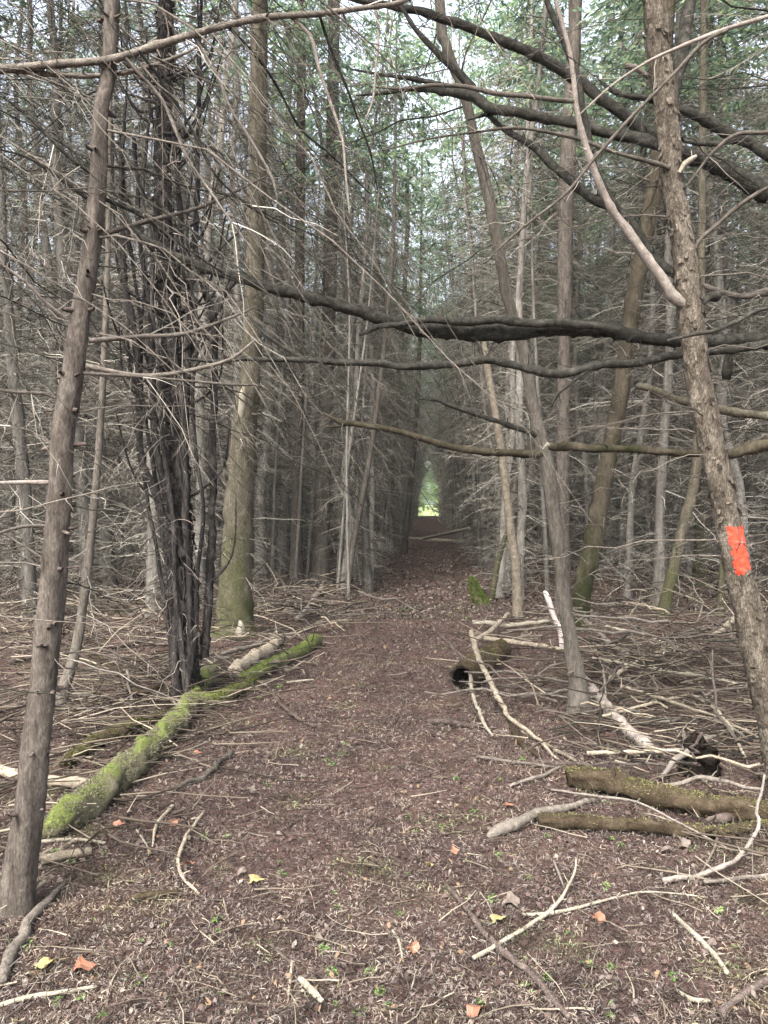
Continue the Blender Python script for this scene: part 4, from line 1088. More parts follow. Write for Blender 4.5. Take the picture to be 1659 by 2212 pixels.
def fallen(name, pts, label, mat, cat='fallen branch', sides=10, twigs=0, moss=0, tl=(0.1, 0.3), lift=0.75, rough=0.03, wave=0.08, ends=None, group=None, mossmat=None, up_only=-0.3, tw_mat=None, plates=0.0):
    if mat in (M_stick_pale, M_branch_pale): pts = [(q[0], q[1], q[2] * 0.8, *q[3:]) for q in pts]
    P, R = ground_trace(pts, lift)
    S, RR = spline(P, R, max(0.012, min(0.03, R.mean())))
    L = np.concatenate([[0], np.cumsum(np.linalg.norm(np.diff(S, axis=0), axis=1))])
    kn = rng.normal(0, 1, (max(2, int(L[-1] / 0.07)), 3)) * min(0.004, RR.mean() * 0.3)
    S = S + np.stack([np.interp(np.linspace(0, 1, len(S)), np.linspace(0, 1, len(kn)), kn[:, c]) for c in range(3)], 1)
    knots = np.arange(0.03, L[-1] - 0.02, 0.09); knots = knots + rng.normal(0, 0.025, len(knots))
    for q in knots:
        RR = RR * (1 + rng.uniform(0.05, 0.3) * np.exp(-((L - q) / 0.012) ** 2))
    g = Geo()
    tube(g, S, RR, sides, rough, (True, True), plates, wave)
    Tq, _, _ = frames(S)
    for q in knots:                                   # snapped off side twigs
        if rng.random() < 0.5: continue
        i = int(np.argmin(np.abs(L - q)))
        dd = rng.normal(0, 1, 3); dd[2] = abs(dd[2]); dd -= Tq[i] * (dd @ Tq[i]); dd = nrm((nrm(dd[None])[0] + Tq[i] * rng.uniform(0, 0.8))[None])[0]
        twig(g, S[i] + dd * RR[i] * 0.6, dd, rng.uniform(0.01, 0.035) + RR[i], min(RR[i] * 0.5, rng.uniform(0.0015, 0.004)), 5, 2, None, tip=0.6)
    o = tag(g.obj(name, mat, base=P[0]), label, cat, group)
    if twigs:
        g = Geo(); side_twigs(g, S, RR, twigs, *tl, max(0.0015, RR.mean() * 0.35), (0, 0, 0.25))
        tag(sub_obj(g, 'side_twigs', tw_mat or mat, o), kind='stuff')
    if moss:
        g = Geo(); fuzz(g, S, RR, moss, 0.004, 0.012, np.random.default_rng(len(label)), up_only)
        tag(sub_obj(g, 'moss', mossmat or M_fuzz, o, smooth=False), kind='stuff')
    return S, RR, o


# left side
S, RR, o = fallen('mossy_log', [(100, 1820, 40), (135, 1790, 58), (200, 1732, 63), (280, 1667, 55), (345, 1600, 45), (400, 1540, 39), (426, 1500, 40), (445, 1474, 36), (460, 1454, 26)], 'thick forked log furred with bright moss, running from the near conifer toward the path', M_log_moss, 'log', 24, moss=36000, wave=0.12, rough=0.045)
P2, R2_ = ground_trace([(412, 1520, 40), (450, 1522, 34), (500, 1503, 28), (550, 1477, 20)])
S_, RR_2 = spline(P2, R2_, 0.02); g = Geo(); tube(g, S_, RR_2, 12, 0.03, (True, True), 0, 0.08)
fk = sub_obj(g, 'fork', M_log_moss, o)
g = Geo(); fuzz(g, S_, RR_2, 5000, 0.006, 0.016, np.random.default_rng(5), 0.0); tag(sub_obj(g, 'moss', M_fuzz_dk, fk, False), kind='stuff')
fallen('mossy_log', [(522, 1477, 24), (560, 1458, 28), (590, 1442, 28), (640, 1412, 26), (665, 1396, 26), (684, 1383, 28)], 'shorter bright green mossy log whose cut end meets the path', M_log_moss, 'log', 16, moss=9000, up_only=-0.5, mossmat=M_fuzz_vivid)
fallen('mossy_log', [(140, 1662, 24), (170, 1640, 26), (215, 1612, 30), (260, 1594, 32), (310, 1570, 22), (370, 1548, 16)], 'dark half mossed log lying behind the thick forked one', M_log, 'log', 14, moss=5000, mossmat=M_fuzz_dk, up_only=0.1)
fallen('broken_log', [(505, 1460, 30), (540, 1434, 28), (575, 1408, 26), (604, 1388, 18)], 'brown broken log with a dark rotten end beside the green log', M_stick, 'log', 14)
fallen('fallen_branch', [(-30, 1684, 22), (0, 1687, 22), (90, 1695, 24), (150, 1701, 26), (190, 1704, 24)], 'pale cut limb passing behind the near conifer toward the mossy log', M_stick, sides=12)
fallen('fallen_branch', [(185, 1706, 24), (160, 1735, 22), (135, 1750, 20)], 'dark stub of limb hanging off the pale cut one', M_stick_dark, sides=10)
fallen('fallen_branch', [(70, 1838, 10), (140, 1832, 10), (230, 1840, 7)], 'thin pale stick just right of the near conifer\'s foot', M_stick_pale, sides=8)
fallen('fallen_branch', [(85, 1880, 22), (140, 1870, 20), (200, 1860, 16)], 'short tan log piece beside the near conifer\'s foot', M_stick, 'log piece', 12)
fallen('fallen_branch', [(2, 2140, 26), (30, 2072, 24), (70, 2002, 20), (110, 1957, 14), (145, 1922, 7)], 'crooked grey branch in front of the near conifer', M_branch, sides=12)
fallen('fallen_branch', [(-20, 2197, 13), (60, 2175, 13), (130, 2160, 12), (210, 2144, 9)], 'straight pale tan stick below the crooked grey branch', M_stick_pale, sides=8)
fallen('wood_chip', [(648, 2110, 16), (672, 2134, 19), (698, 2160, 15)], 'pale split wood chip lying alone on the needles', M_stick_pale, 'wood chip', 6, rough=0.05)
fallen('fallen_twig', [(372, 1757, 8), (350, 1782, 7), (335, 1810, 7), (330, 1847, 4)], 'short hooked brown twig near the thick end of the mossy log', M_stick, 'twig', 7)
fallen('fallen_twig', [(440, 1772, 6), (405, 1820, 8), (386, 1868, 8), (395, 1907, 7), (430, 1938, 5)], 'long curved tan twig right of the hooked one', M_stick, 'twig', 7)
fallen('fallen_twig', [(295, 1812, 5), (318, 1845, 5), (320, 1866, 4)], 'small pale twig left of the hooked one', M_stick_pale, 'twig', 6)
fallen('fallen_branch', [(502, 1634, 10), (470, 1660, 12), (462, 1674, 13), (435, 1692, 12), (398, 1708, 10), (372, 1728, 6)], 'bent grey branch lying right of the forked mossy log', M_branch, sides=9)
fallen('fallen_branch', [(572, 1480, 7), (590, 1505, 9), (612, 1530, 9), (645, 1556, 8), (680, 1575, 5)], 'thin dark branch below the green log\'s cut end', M_stick_dark, sides=7)
fallen('fallen_twig', [(462, 1450, 8), (470, 1430, 9), (510, 1410, 10), (560, 1395, 9), (605, 1372, 7)], 'curved grey branch over the brown broken log', M_branch, 'twig', 7, lift=4)
fallen('fallen_branch', [(640, 1345, 12), (668, 1315, 14), (690, 1280, 10), (700, 1255, 6)], 'pale forked branch end sticking from the twig heap left of the path', M_branch_pale, sides=8, lift=3, twigs=3)
fallen('fallen_twig', [(635, 1382, 5), (690, 1352, 6), (760, 1345, 4)], 'thin stick at the left edge of the path past the green log', M_stick, 'twig', 6)
fallen('fallen_twig', [(620, 1482, 5), (650, 1478, 6), (678, 1475, 4)], 'short yellowish stick on the path edge', M_stick_pale, 'twig', 6)
fallen('fallen_twig', [(482, 1945, 4), (490, 1975, 4), (500, 2000, 3)], 'thin upright bent twig on the bare needles, left one', M_stick, 'twig', 5)
fallen('fallen_twig', [(585, 2040, 6), (610, 2062, 6), (640, 2085, 4)], 'dark twig above the pale wood chip', M_stick_dark, 'twig', 6)
fallen('fallen_twig', [(628, 2075, 6), (625, 2120, 6), (622, 2150, 5)], 'short brown twig left of the pale wood chip', M_stick, 'twig', 6)
fallen('fallen_branch', [(280, 1955, 13), (330, 1945, 14), (385, 1938, 10)], 'half buried brown stick on the needles below the curved twig', M_log, sides=8)

for p, lab, mt in [
    ([(128, 1557, 12), (165, 1553, 17), (206, 1549, 13)], 'short dark mossy chunk behind the near left conifer', M_log),
    ([(195, 1432, 9), (255, 1462, 13), (332, 1492, 12)], 'olive limb pointing at the foot of the blackened cedar', M_log),
    ([(235, 1492, 9), (305, 1521, 15), (348, 1504, 11)], 'bowed olive limb lying below the one that points at the blackened cedar', M_log),
    ([(180, 1392, 8), (245, 1416, 10), (310, 1398, 8)], 'thin dark limb in the dim wood left of the blackened cedar', M_stick_dark),
    ([(20, 1452, 12), (95, 1440, 14), (150, 1452, 10)], 'dark log lying behind the near left conifer', M_stick_dark),
    ([(-20, 1530, 12), (40, 1548, 14), (62, 1560, 12)], 'dark log left of the near left conifer', M_stick_dark),
    ([(560, 1250, 9, .1), (610, 1290, 10, .1), (650, 1300, 7, .05)], 'dark limb in the twig heap right of the stout mossy trunk', M_stick_dark),
    ([(555, 1318, 9, .05), (625, 1308, 9, .08), (690, 1330, 6, .02)], 'grey limb at the front of the twig heap right of the stout mossy trunk', M_branch),
    ([(580, 1215, 8, .2), (610, 1260, 8, .15), (628, 1318, 6, .05)], 'grey limb standing up in the twig heap right of the stout mossy trunk', M_branch),
]:
    fallen('fallen_branch', p, lab, mt, 'fallen branch', 9, twigs=2)

# right side
S, RR, o = fallen('mossy_log', [(1226, 1688, 34), (1260, 1685, 40), (1330, 1697, 45), (1430, 1722, 46), (1500, 1736, 44), (1570, 1745, 42), (1680, 1760, 42)], 'brown log with moss along its top, upper of two lying at right', M_log, 'log', 22, lift=1.0, moss=9000, mossmat=M_fuzz_olive, up_only=0.45, wave=0.13, rough=0.05, plates=0.12, twigs=5, tl=(0.05, 0.25))
fallen('mossy_log', [(1166, 1780, 26), (1200, 1778, 30), (1330, 1783, 28), (1400, 1788, 28), (1470, 1793, 26), (1555, 1796, 22), (1680, 1778, 18)], 'straight brown log with patchy moss, lower of two lying at right', M_log, 'log', 20, lift=1.0, moss=3600, mossmat=M_fuzz_olive, up_only=0.6, wave=0.12, rough=0.05, plates=0.12, twigs=4, tl=(0.05, 0.2))
fallen('fallen_branch', [(1050, 1816, 8), (1066, 1806, 22), (1110, 1787, 23), (1150, 1769, 20), (1190, 1755, 17), (1240, 1742, 14), (1285, 1730, 10)], 'grey branch end poking past the lower log with a green tuft', M_branch, sides=12, moss=0)
fallen('fallen_branch', [(1528, 1775, 12), (1560, 1768, 20), (1605, 1758, 22), (1680, 1752, 22)], 'barky dark limb lying over the lower log', M_stick_dark, sides=12)
# the hollow log
P, R = ground_trace([(998, 1467, 58), (1020, 1450, 58), (1050, 1428, 52), (1085, 1405, 40)])
S, RR = spline(P, R, 0.03)
g = Geo(); tube(g, S, RR, 20, 0.05, (False, True), 0.1, 0.12)
jag = (np.array([rng.uniform(-0.07, 0.03) for _ in range(20)])[:, None]) * frames(S)[0][0]
g.v[0][:20] += jag; first = g.v[0][:20].copy()
hl = tag(g.obj('hollow_log', M_log, base=P[0]), 'rotten hollow log whose black open end faces the path', 'log')
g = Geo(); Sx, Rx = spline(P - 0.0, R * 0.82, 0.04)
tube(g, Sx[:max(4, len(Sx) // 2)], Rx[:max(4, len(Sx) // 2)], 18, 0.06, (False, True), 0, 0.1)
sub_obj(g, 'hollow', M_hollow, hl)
g = Geo(); T, U, V_2 = frames(S)                       # broken rim between the outer bark and the hollow
a = np.linspace(0, 6.2832, 20, endpoint=False)
vo = first
vi = np.array([S[0] + T[0] * 0.01 + RR[0] * 0.8 * (math.cos(b) * U[0] + math.sin(b) * V_2[0]) for b in a])
g.add(np.vstack([vo, vi]), [[k, (k + 1) % 20, 20 + (k + 1) % 20, 20 + k] for k in range(20)])
sub_obj(g, 'rim', M_stick_dark, hl)
g = Geo(); fuzz(g, S, RR, 1800, 0.006, 0.016, np.random.default_rng(6), 0.4); tag(sub_obj(g, 'moss', M_fuzz_dk, hl, False), kind='stuff')

fallen('fallen_branch', [(1262, 1478, 22), (1285, 1512, 28), (1312, 1545, 28), (1340, 1572, 30), (1375, 1600, 32), (1404, 1620, 28)], 'pinkish grey log slanting down right from the bowed conifer\'s foot', M_branch_pale, 'log', 14)
for p, lab, mt in [
    ([(1280, 1430, 9, .12), (1430, 1460, 11, .10), (1520, 1474, 11, .08), (1612, 1491, 10, .05)], 'long straight pale pole lying on the brush pile, pointing at the blazed trunk', M_stick_pale),
    ([(1030, 1381, 11, .08), (1120, 1392, 11, .08), (1225, 1412, 10, .10)], 'straight tan pole left of the bowed conifer, ending at its trunk', M_stick),
    ([(1020, 1345, 13, .05), (1060, 1346, 13, .05), (1100, 1352, 13, .05), (1185, 1346, 11, .05)], 'white peeled limb lying behind the hollow log', M_stick_pale),
    ([(1030, 1385, 10, .1), (1062, 1362, 10, .12), (1098, 1325, 8, .15)], 'brown stick leaning up over the white peeled limb', M_stick),
    ([(1265, 1356, 12, .1), (1310, 1390, 12, .1), (1358, 1424, 10, .05)], 'brown pole slanting down right behind the bowed conifer', M_branch),
    ([(1305, 1366, 9, .12), (1360, 1376, 9, .12), (1405, 1386, 9, .1), (1475, 1428, 8, .06)], 'thin bent pale pole in the middle of the brush pile', M_stick_pale),
    ([(1485, 1432, 12, .06), (1535, 1394, 13, .12), (1588, 1355, 12, .2)], 'pale pole rising right out of the brush pile toward the blazed trunk', M_stick),
    ([(1320, 1478, 9, .06), (1380, 1440, 10, .08), (1455, 1412, 10, .1)], 'tan stick crossing under the long pale pole', M_stick),
    ([(1440, 1394, 9, .05), (1510, 1382, 10, .06), (1600, 1350, 8, .08)], 'dark stick across the back of the brush pile', M_stick_dark),
    ([(1015, 1447, 10, .1), (1020, 1497, 10, .1), (1045, 1567, 9, .04), (1063, 1600, 7, .0)], 'pale yellowish stick propped against the hollow log, nearer one', M_stick_pale),
    ([(1018, 1370, 12, .2), (1030, 1410, 11, .2), (1045, 1447, 11, .18), (1080, 1517, 11, .08), (1100, 1557, 9, .04), (1150, 1597, 8, .02), (1205, 1652, 5, .0)], 'long bent olive stick trailing forward over the hollow log', M_stick),
    ([(922, 1563, 12), (960, 1565, 13), (1042, 1578, 8)], 'dark stick lying across the right edge of the path', M_stick_dark),
    ([(1100, 1562, 8), (1120, 1610, 14), (1160, 1645, 12)], 'mossy dark branch below the long bent olive stick', M_log),
    ([(1270, 1637, 9, .02), (1350, 1632, 10, .02), (1420, 1628, 10, .02), (1470, 1624, 8, .02)], 'straight olive stick between the pinkish log and the mossy log', M_stick),
    ([(1128, 1590, 6), (1190, 1625, 7), (1245, 1655, 8)], 'reddish thin stick ending at the upper mossy log', M_stick),
    ([(1430, 1684, 14, .02), (1450, 1660, 15, .05), (1476, 1637, 16, .09), (1505, 1612, 14, .12), (1545, 1592, 9, .12)], 'grey curved root like branch arching beside the dark hollow', M_branch_pale),
    ([(1470, 1640, 8, .05), (1480, 1600, 9, .09), (1475, 1585, 8, .1)], 'short curled grey root stub beside the dark hollow', M_branch),
    ([(1395, 1705, 8, .06), (1470, 1695, 9, .09), (1510, 1682, 9, .12), (1570, 1695, 9, .1), (1650, 1712, 7, .1)], 'grey arched branch over the upper mossy log', M_branch),
    ([(1190, 1712, 5), (1280, 1722, 6, .05), (1370, 1732, 6, .08), (1455, 1772, 6, .06), (1530, 1812, 5, .02), (1595, 1852, 3)], 'very long thin whip curving over both right hand logs', M_branch_pale),
    ([(1434, 1918, 15), (1470, 1912, 14), (1505, 1907, 13), (1570, 1882, 12, .03), (1620, 1827, 10, .05), (1640, 1777, 9, .1), (1634, 1752, 8, .12), (1652, 1682, 6, .18)], 'crooked pale branch curving up around the log ends', M_branch_pale),
    ([(1022, 2077, 12), (1055, 2060, 11), (1090, 2042, 11), (1140, 2016, 11), (1180, 1992, 10), (1215, 1952, 8, .02), (1240, 1902, 6, .04), (1245, 1877, 4, .06)], 'forked pale tan stick bending upward on the open needles', M_stick_pale),
    ([(1125, 1990, 7), (1180, 1989, 9), (1255, 1977, 8), (1330, 1957, 6), (1405, 1947, 5), (1530, 1957, 3)], 'thin pale stick crossing the forked tan one', M_stick_pale),
    ([(968, 1925, 8), (1010, 1975, 11), (1070, 2047, 14), (1110, 2085, 14), (1155, 2122, 14), (1230, 2212, 12)], 'long dark straight branch running out of the bottom of the view', M_stick_dark),
    ([(1446, 1986, 7), (1470, 2008, 12), (1497, 2032, 14), (1545, 2077, 14), (1572, 2117, 13)], 'bare whitish bone like stick on the right', M_stick_pale),
    ([(1462, 2150, 9), (1495, 2168, 13), (1532, 2170, 11)], 'short whitish stick below the bone like one', M_stick_pale),
    ([(848, 2010, 5), (862, 2035, 7), (870, 2078, 6)], 'short pale curved twig in the middle of the foreground', M_stick_pale),
    ([(1550, 2195, 14), (1600, 2160, 15), (1680, 2115, 14)], 'dark limb in the bottom right corner', M_stick_dark),
    ([(1520, 1922, 8), (1590, 1914, 9), (1680, 1898, 9)], 'grey stick right of the crooked pale branch', M_branch),
    ([(1195, 1875, 4, .03), (1205, 1900, 5, .02), (1218, 1935, 5)], 'thin grey twig beside the forked tan stick', M_branch),
    ([(1030, 1650, 6), (1090, 1656, 8), (1140, 1662, 7), (1215, 1668, 5)], 'low grey stick left of the upper mossy log', M_branch),
    ([(1100, 1705, 6), (1160, 1690, 8), (1210, 1668, 6)], 'grey stick touching the upper mossy log\'s left end', M_branch),
    ([(1300, 1560, 6, .04), (1380, 1545, 7, .04), (1480, 1520, 6, .04)], 'tan stick over the pinkish log', M_stick),
    ([(1340, 1500, 6, .08), (1430, 1530, 7, .06), (1540, 1560, 6, .05), (1640, 1600, 5, .04)], 'thin tan pole across the lower brush pile', M_stick),
    ([(1500, 1520, 7, .06), (1560, 1560, 7, .05), (1610, 1640, 6, .04)], 'thin pole falling toward the dark hollow', M_stick),
    ([(1280, 1395, 6, .15), (1300, 1450, 6, .1), (1308, 1510, 5, .05), (1305, 1565, 4, .02)], 'upright thin bent stick in front of the brush pile', M_branch_pale),
]:
    w = np.mean([q[2] for q in p])
    fallen('fallen_branch' if w > 8 else 'fallen_twig', p, lab, mt, 'fallen branch' if w > 8 else 'twig', 8, twigs=(2 if w < 9 else 0))
# poles across the far path
fallen('fallen_pole', [(868, 1163, 8, .15), (930, 1165, 9, .12), (1016, 1172, 9, .05)], 'pale fallen pole lying right across the far path', M_stick_pale, 'fallen pole', 8)
fallen('fallen_pole', [(915, 1164, 7, .2), (960, 1155, 8, .5), (1014, 1144, 8, .8)], 'second pale pole propped up over the one across the far path', M_stick_pale, 'fallen pole', 8)
# peeled stake leaning behind the bowed conifer
pk = [(1216, 1400, 11), (1210, 1361, 12), (1198, 1335, 11), (1189, 1310, 12), (1180, 1285, 12), (1175, 1277, 5)]
P, R = trace(pk, 8.0); P[0][2] = 0.0
g = Geo(); tube(g, *spline(P, R, 0.02), 10, 0.04, (True, True), 0, 0.1)
tag(g.obj('peeled_stake', plain('peeled_pink_wood', (0.24, 0.20, 0.18), (0.44, 0.38, 0.355), 20), base=P[0]), 'thin pinkish white peeled stake leaning left behind the bowed conifer', 'stake')
# mossy stump at the path's right edge
pk = [(1045, 1312, 30), (1035, 1295, 27), (1027, 1275, 22), (1020, 1255, 15), (1017, 1248, 6)]
P, R = trace(pk, 11.6); P[0][2] = -0.03
S, RR = spline(P, R, 0.02)
g = Geo(); tube(g, S, RR, 14, 0.04, (True, True), 0, 0.12)
o = tag(g.obj('mossy_stump', M_log_moss, base=P[0]), 'small pointed stump covered in vivid green moss at the path edge', 'stump')
g = Geo(); fuzz(g, S, RR, 3500, 0.012, 0.03, np.random.default_rng(9), -1.2); tag(sub_obj(g, 'moss', M_fuzz_vivid, o, False), kind='stuff')
# black lump added to stand in for the shadowed gap in the brush at right
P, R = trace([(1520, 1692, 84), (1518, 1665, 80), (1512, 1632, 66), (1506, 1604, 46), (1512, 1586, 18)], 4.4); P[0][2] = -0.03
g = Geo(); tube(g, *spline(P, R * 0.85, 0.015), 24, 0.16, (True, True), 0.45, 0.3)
tag(g.obj('brush_shade_lump', M_hollow, base=P[0]), 'black rotten stump half buried under the brush behind the upper log', 'stump')

# ------------------------------------------------------------------ random sticks of the brush piles, copied
stick_kinds = []
for k in range(10):
    rr = np.random.default_rng(300 + k)
    g = Geo()
    l = rr.uniform(0.5, 1.3); r0 = rr.uniform(0.006, 0.015)
    Pq = twig(g, np.zeros(3), np.array([1.0, 0, 0]), l, r0, 7, 7, (0, rr.normal(0, 0.15), 0), rr, tip=0.5, wob=0.12)
    stick_kinds.append((g.mesh('brush_stick', [M_branch, M_stick, M_branch, M_stick_dark, M_branch_dark][k % 5]), l))
r = np.random.default_rng(66)
piles = [((1.5, 4.3, 0.16, 0.2), 9, 'bare stick lying across the black rotten stump', 'sticks over the rotten stump', 0.24),
         ((2.25, 6.7, 0.75, 1.0), 95, 'bare stick tangled in the brush pile between bowed conifer and blazed tree', 'sticks of the right brush pile', 0.58),
         ((1.35, 5.6, 0.45, 0.9), 26, 'bare stick scattered in front of the hollow log and bowed conifer', 'sticks by the hollow log', 0.08),
         ((1.95, 5.7, 0.4, 0.35), 24, 'bare stick in the tangle behind the two mossy logs at right', 'sticks behind the right logs', 0.12),
         ((-1.8, 10.6, 0.5, 1.4), 55, 'grey stick heaped at the foot of the stout mossy trunk', 'sticks heaped left of the path', 0.42),
         ((-2.35, 6.6, 0.6, 0.7), 18, 'dead stick strewn behind the blackened cedar and forked log', 'sticks behind the forked log', 0.12),
         ((3.6, 9.5, 1.2, 1.6), 26, 'dead stick on the ground under the leaning trees at right', 'sticks under the right trees', 0.12),
         ((-4.2, 9.0, 1.1, 1.6), 20, 'dead stick on the ground in the dim wood at left', 'sticks in the left wood', 0.12)]
for (px, py, sx, sy), n, lab, grp, lift in piles:
    for _ in range(n):
        me, l = stick_kinds[int(r.integers(10))]
        x, y = r.normal(px, sx), r.normal(py, sy)
        if abs(x) < 0.95 and y < 12: continue
        o = bpy.data.objects.new('brush_stick', me); C.objects.link(o)
        h = r.uniform(0.01, lift)
        az = r.uniform(0, 6.28); el = r.normal(0, 0.11) if h > 0.04 else -abs(r.normal(0, 0.03))
        o.location = (x, y, float(hz(x, y)) + h)
        o.rotation_euler = (r.uniform(0, 6.28), el, az)
        s = r.uniform(0.6, 1.15); o.scale = (s, s, s)
        tag(o, lab, 'stick', grp)

# ------------------------------------------------------------------ seedlings and fallen leaves
def sprout_mesh(seed):
    rr = np.random.default_rng(seed); g = Geo()
    for _ in range(int(rr.integers(10, 18))):
        az = rr.uniform(0, 6.28); l = rr.uniform(0.02, 0.05)
        rad = rr.uniform(0.0, 0.045)
        c = np.array([math.cos(az) * rad, math.sin(az) * rad, rr.uniform(0.015, 0.045)])
        d = nrm(np.array([[math.cos(az), math.sin(az), rr.uniform(-0.3, 0.5)]]))[0]; s = np.array([-math.sin(az), math.cos(az), rr.normal(0, 0.3)])
        w = l * 0.4
        g.add(np.array([c, c + d * l * 0.5 + s * w, c + d * l - [0, 0, l * 0.15], c + d * l * 0.5 - s * w]), [[0, 1, 2, 3]])
        twig(g, np.array([0, 0, -0.005]), nrm(c[None])[0], np.linalg.norm(c), 0.0012, 3, 1, None, rr)
    return g.mesh('seedling', M_sprout, smooth=False)


SPR = [sprout_mesh(400 + k) for k in range(5)]
spots = [(600, 1490, 'beside the shorter green log'), (560, 1512, None), (470, 1985, 'alone below the half buried brown stick'), (610, 1890, 'in the middle of the near path'), (1115, 1785, 'hiding the tip of the grey branch end'), (1063, 1952, 'left of the forked pale tan stick'), (1025, 1755, 'on the path\'s right edge above the grey branch end'), (1128, 1650, 'left of the upper mossy log'), (860, 1972, 'at the dark centre of the near path'), (1270, 2095, 'below the forked tan stick'), (1545, 1985, 'above the bone like stick'), (985, 1690, None), (580, 1705, None), (700, 2040, None), (820, 2140, None), (1150, 2150, None), (1320, 2200, None), (120, 2178, 'touching the straight pale tan stick'), (300, 2120, None), (1290, 1735, None), (1390, 1775, None), (1080, 1690, None), (1185, 1810, None), (1340, 1830, None), (60, 2060, 'by the crooked grey branch'), (120, 1860, 'behind the short tan log piece'), (720, 1660, 'on the mossy patch of path'), (740, 1640, None), (705, 1650, None), (970, 1560, None)]
r = np.random.default_rng(5)
spots += [(r.uniform(150, 1600), 1560 + 640 * r.random() ** 0.8, None) for _ in range(45)]
for x, y, w in spots:
    p = on_ground(x, y); o = bpy.data.objects.new('seedling', SPR[int(r.integers(5))]); C.objects.link(o)
    o.location = (p[0], p[1], float(hz(p[0], p[1]))); o.rotation_euler = (0, 0, r.uniform(0, 6.28)); s = r.uniform(0.5, 1.0) * (0.62 if w else 0.4); o.scale = (s, s, s)
    tag(o, ('small bright green seedling ' + w) if w else 'tiny green seedling scattered on the brown needles', 'plant', 'seedlings on the forest floor')


def leaf_mesh(mat, seed):
    rr = np.random.default_rng(seed)
    n = 15; a = np.linspace(0, 2 * math.pi, n, endpoint=False)
    rad = 0.028 * (0.85 + 0.2 * np.cos(a * 5)) * rr.uniform(0.85, 1.15, n) * (1 + 0.25 * np.cos(a))
    v = np.column_stack([rad * np.cos(a) * 1.2, rad * np.sin(a), 0.010 * np.sin(a * 2 + rr.uniform(0, 6)) + rr.uniform(-0.003, 0.006, n)])
    v = np.vstack([v, [[0, 0, 0.006]]])
    g = Geo(); g.add(v, None, [[k, (k + 1) % n, n] for k in range(n)])
    twig(g, np.array([-0.03, 0, 0.002]), np.array([-1.0, 0.2, 0.1]), 0.03, 0.001, 3, 2, None, rr)
    return g.mesh('fallen_leaf', mat, smooth=False)


LF = {'orange': leaf_mesh(M_leaf_orange, 1), 'yellow': leaf_mesh(M_leaf_yellow, 2), 'tan': leaf_mesh(M_leaf_tan, 3)}
for x, y, c, w, s in [(175, 2110, 'orange', 'above the straight pale tan stick', 1.3), (262, 1805, 'orange', 'near the thick end of the mossy log', 1.0), (372, 1800, 'orange', 'beside the hooked twig', 0.9), (405, 1885, 'orange', 'in the bend of the curved tan twig', 0.9), (550, 1912, 'yellow', 'curled in the middle of the near path', 1.1), (525, 1895, 'tan', 'just above the curled yellow one', 0.8), (1072, 2003, 'yellow', 'left of the forked tan stick', 1.0), (1290, 2010, 'orange', 'below the thin pale crossing stick', 1.0), (1097, 1750, 'orange', 'above the grey branch end', 0.9), (1100, 1968, 'tan', 'beside the round green seedling', 1.2), (540, 1722, 'tan', 'right of the bent grey branch', 0.9), (930, 1880, 'yellow', 'at the right of the near path', 0.7), (1025, 2200, 'orange', 'at the bottom of the view', 1.2), (1445, 1850, 'tan', 'under the lower mossy log', 1.1), (1475, 1835, 'tan', 'right of the one under the lower mossy log', 1.0), (980, 1850, 'orange', 'on the path left of the lower log', 0.7), (840, 1438, 'tan', 'pale on the far path', 0.9), (430, 1637, 'orange', 'against the forked mossy log', 0.8), (890, 2058, 'orange', 'beside the short pale curved twig', 0.9), (105, 2105, 'yellow', 'in front of the crooked grey branch', 1.1), (680, 2030, 'tan', 'above the wood chip', 0.8), (1540, 2060, 'tan', 'touching the bone like stick', 0.8)]:
    p = on_ground(x, y); o = bpy.data.objects.new('fallen_leaf', LF[c]); C.objects.link(o)
    o.location = (p[0], p[1], float(hz(p[0], p[1])) + 0.024); o.rotation_euler = (r.normal(0.15, 0.2), r.normal(0, 0.25), r.uniform(0, 6.28)); o.scale = (s, s, s)
    tag(o, f'{c} fallen leaf {w}', 'leaf', 'fallen leaves on the needles')

# ------------------------------------------------------------------ bushes in the light beyond the wood
def bush(x, y, h, w, seed, label):
    rr = np.random.default_rng(seed)
    t = thing('meadow_bush' if h < 8 else 'meadow_tree', (x, y, 0), label, 'bush' if h < 8 else 'tree', 'bushes in the light at the far end' if h < 8 else 'pale trees in the meadow')
    g = Geo(); n = 5000
    u = nrm(rr.normal(0, 1, (n, 3))) * rr.uniform(0.5, 1, (n, 1))
    c = np.array([x, y, h * 0.5]) + u * np.array([w, w, h * 0.5]) * (1 + 0.2 * np.sin(u[:, :1] * 9 + u[:, 2:] * 7))
    d = nrm(rr.normal(0, 1, (n, 3))); s = nrm(np.cross(d, rr.normal(0, 1, (n, 3))))
    l = rr.uniform(0.08, 0.2, n)[:, None]
    g.add(np.stack([c - d * l, c + s * l * .5, c + d * l, c - s * l * .5], 1).reshape(-1, 3), np.arange(n * 4).reshape(-1, 4))
    g.obj('crown', M_sprout, t, smooth=False)
    g = Geo(); tube(g, np.array([[x, y, -0.1], [x, y, h * 0.6]]), np.array([0.06, 0.03]), 6); g.obj('trunk', M_brown, t)


for k, (x, y, h) in enumerate([(-9.5, 128, 9), (-5.0, 134, 11), (-0.8, 126, 9.5), (3.6, 133, 11.5), (8.2, 127, 9)]):
    bush(x, y, h, 3.2, 20 + k, 'pale green tree standing in the meadow light beyond the end of the path')
bush(-4.2, 100, 5.0, 2.6, 1, 'light green bush left of the gap at the far end')
bush(3.2, 104, 4.2, 2.2, 2, 'light green bush right of the gap at the far end')

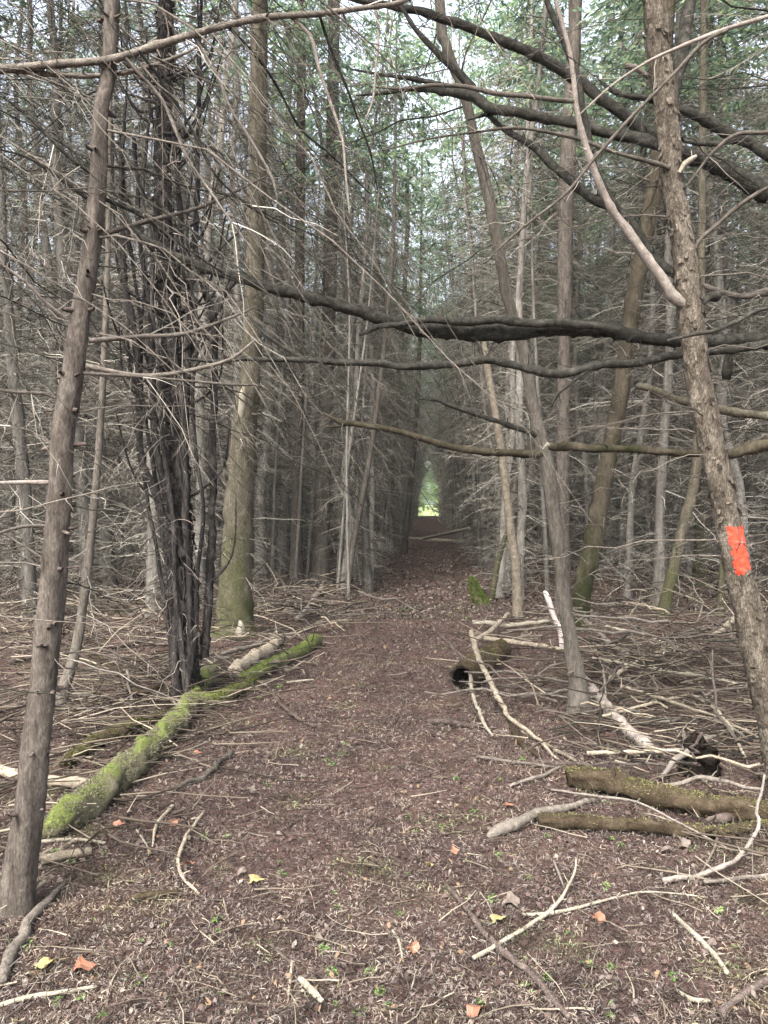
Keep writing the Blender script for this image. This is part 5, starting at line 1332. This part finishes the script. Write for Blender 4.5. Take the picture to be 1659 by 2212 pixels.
# ------------------------------------------------------------------ damp air under the canopy
g = Geo()
bx = np.array([[x, y, z] for z in (-1.2, 19.0) for x, y in ((-170, -50), (170, -50), (170, 430), (-170, 430))])
g.add(bx, [[0, 3, 2, 1], [4, 5, 6, 7], [0, 1, 5, 4], [1, 2, 6, 5], [2, 3, 7, 6], [3, 0, 4, 7]])
hm, hnt, HN = new_mat('damp_air')
pv = HN('ShaderNodeVolumePrincipled', inputs={'Density': 0.0006, 'Color': (0.93, 0.97, 0.93, 1)})
ho = HN('ShaderNodeOutputMaterial'); hnt.links.new(pv.outputs[0], ho.inputs['Volume'])
tag(g.obj('haze', hm, smooth=False), 'thin pale damp haze hanging through the wood', 'haze', kind='stuff')

# ------------------------------------------------------------------ light: bright overcast sky over the canopy
w = bpy.data.worlds.new('World'); scene.world = w; w.use_nodes = True
nt = w.node_tree; nt.nodes.clear()
sky = nt.nodes.new('ShaderNodeTexSky'); sky.sky_type = 'NISHITA'; sky.sun_disc = False
EL, AZ = math.radians(52), math.radians(200)
sky.sun_elevation = EL; sky.sun_rotation = AZ
sky.dust_density = 6; sky.air_density = 1.0; sky.ozone_density = 1.0
hs = nt.nodes.new('ShaderNodeHueSaturation'); hs.inputs['Saturation'].default_value = 0.45     # cloud greys the sky
bg = nt.nodes.new('ShaderNodeBackground'); bg.inputs['Strength'].default_value = 0.15
ow = nt.nodes.new('ShaderNodeOutputWorld')
nt.links.new(sky.outputs[0], hs.inputs['Color']); nt.links.new(hs.outputs[0], bg.inputs['Color']); nt.links.new(bg.outputs[0], ow.inputs[0])
sd = bpy.data.lights.new('sun', 'SUN'); sd.energy = 1.2; sd.angle = math.radians(25); sd.color = (1, 0.985, 0.955)
so = bpy.data.objects.new('sun', sd); C.objects.link(so)
dirv = Vector((math.sin(AZ) * math.cos(EL), math.cos(AZ) * math.cos(EL), math.sin(EL)))
so.rotation_euler = dirv.to_track_quat('Z', 'Y').to_euler()
so.location = (0, 0, 30)

vs = scene.view_settings
vs.view_transform = 'Standard'; vs.look = 'None'; vs.gamma = 1; vs.use_curve_mapping = False
vs.exposure = 2.6
scene.cycles.max_bounces = 6
scene.cycles.diffuse_bounces = 4
scene.cycles.transmission_bounces = 4
scene.cycles.caustics_reflective = False
scene.cycles.caustics_refractive = False

for o in list(bpy.data.objects):
    if '_base' in o.keys():
        del o['_base']
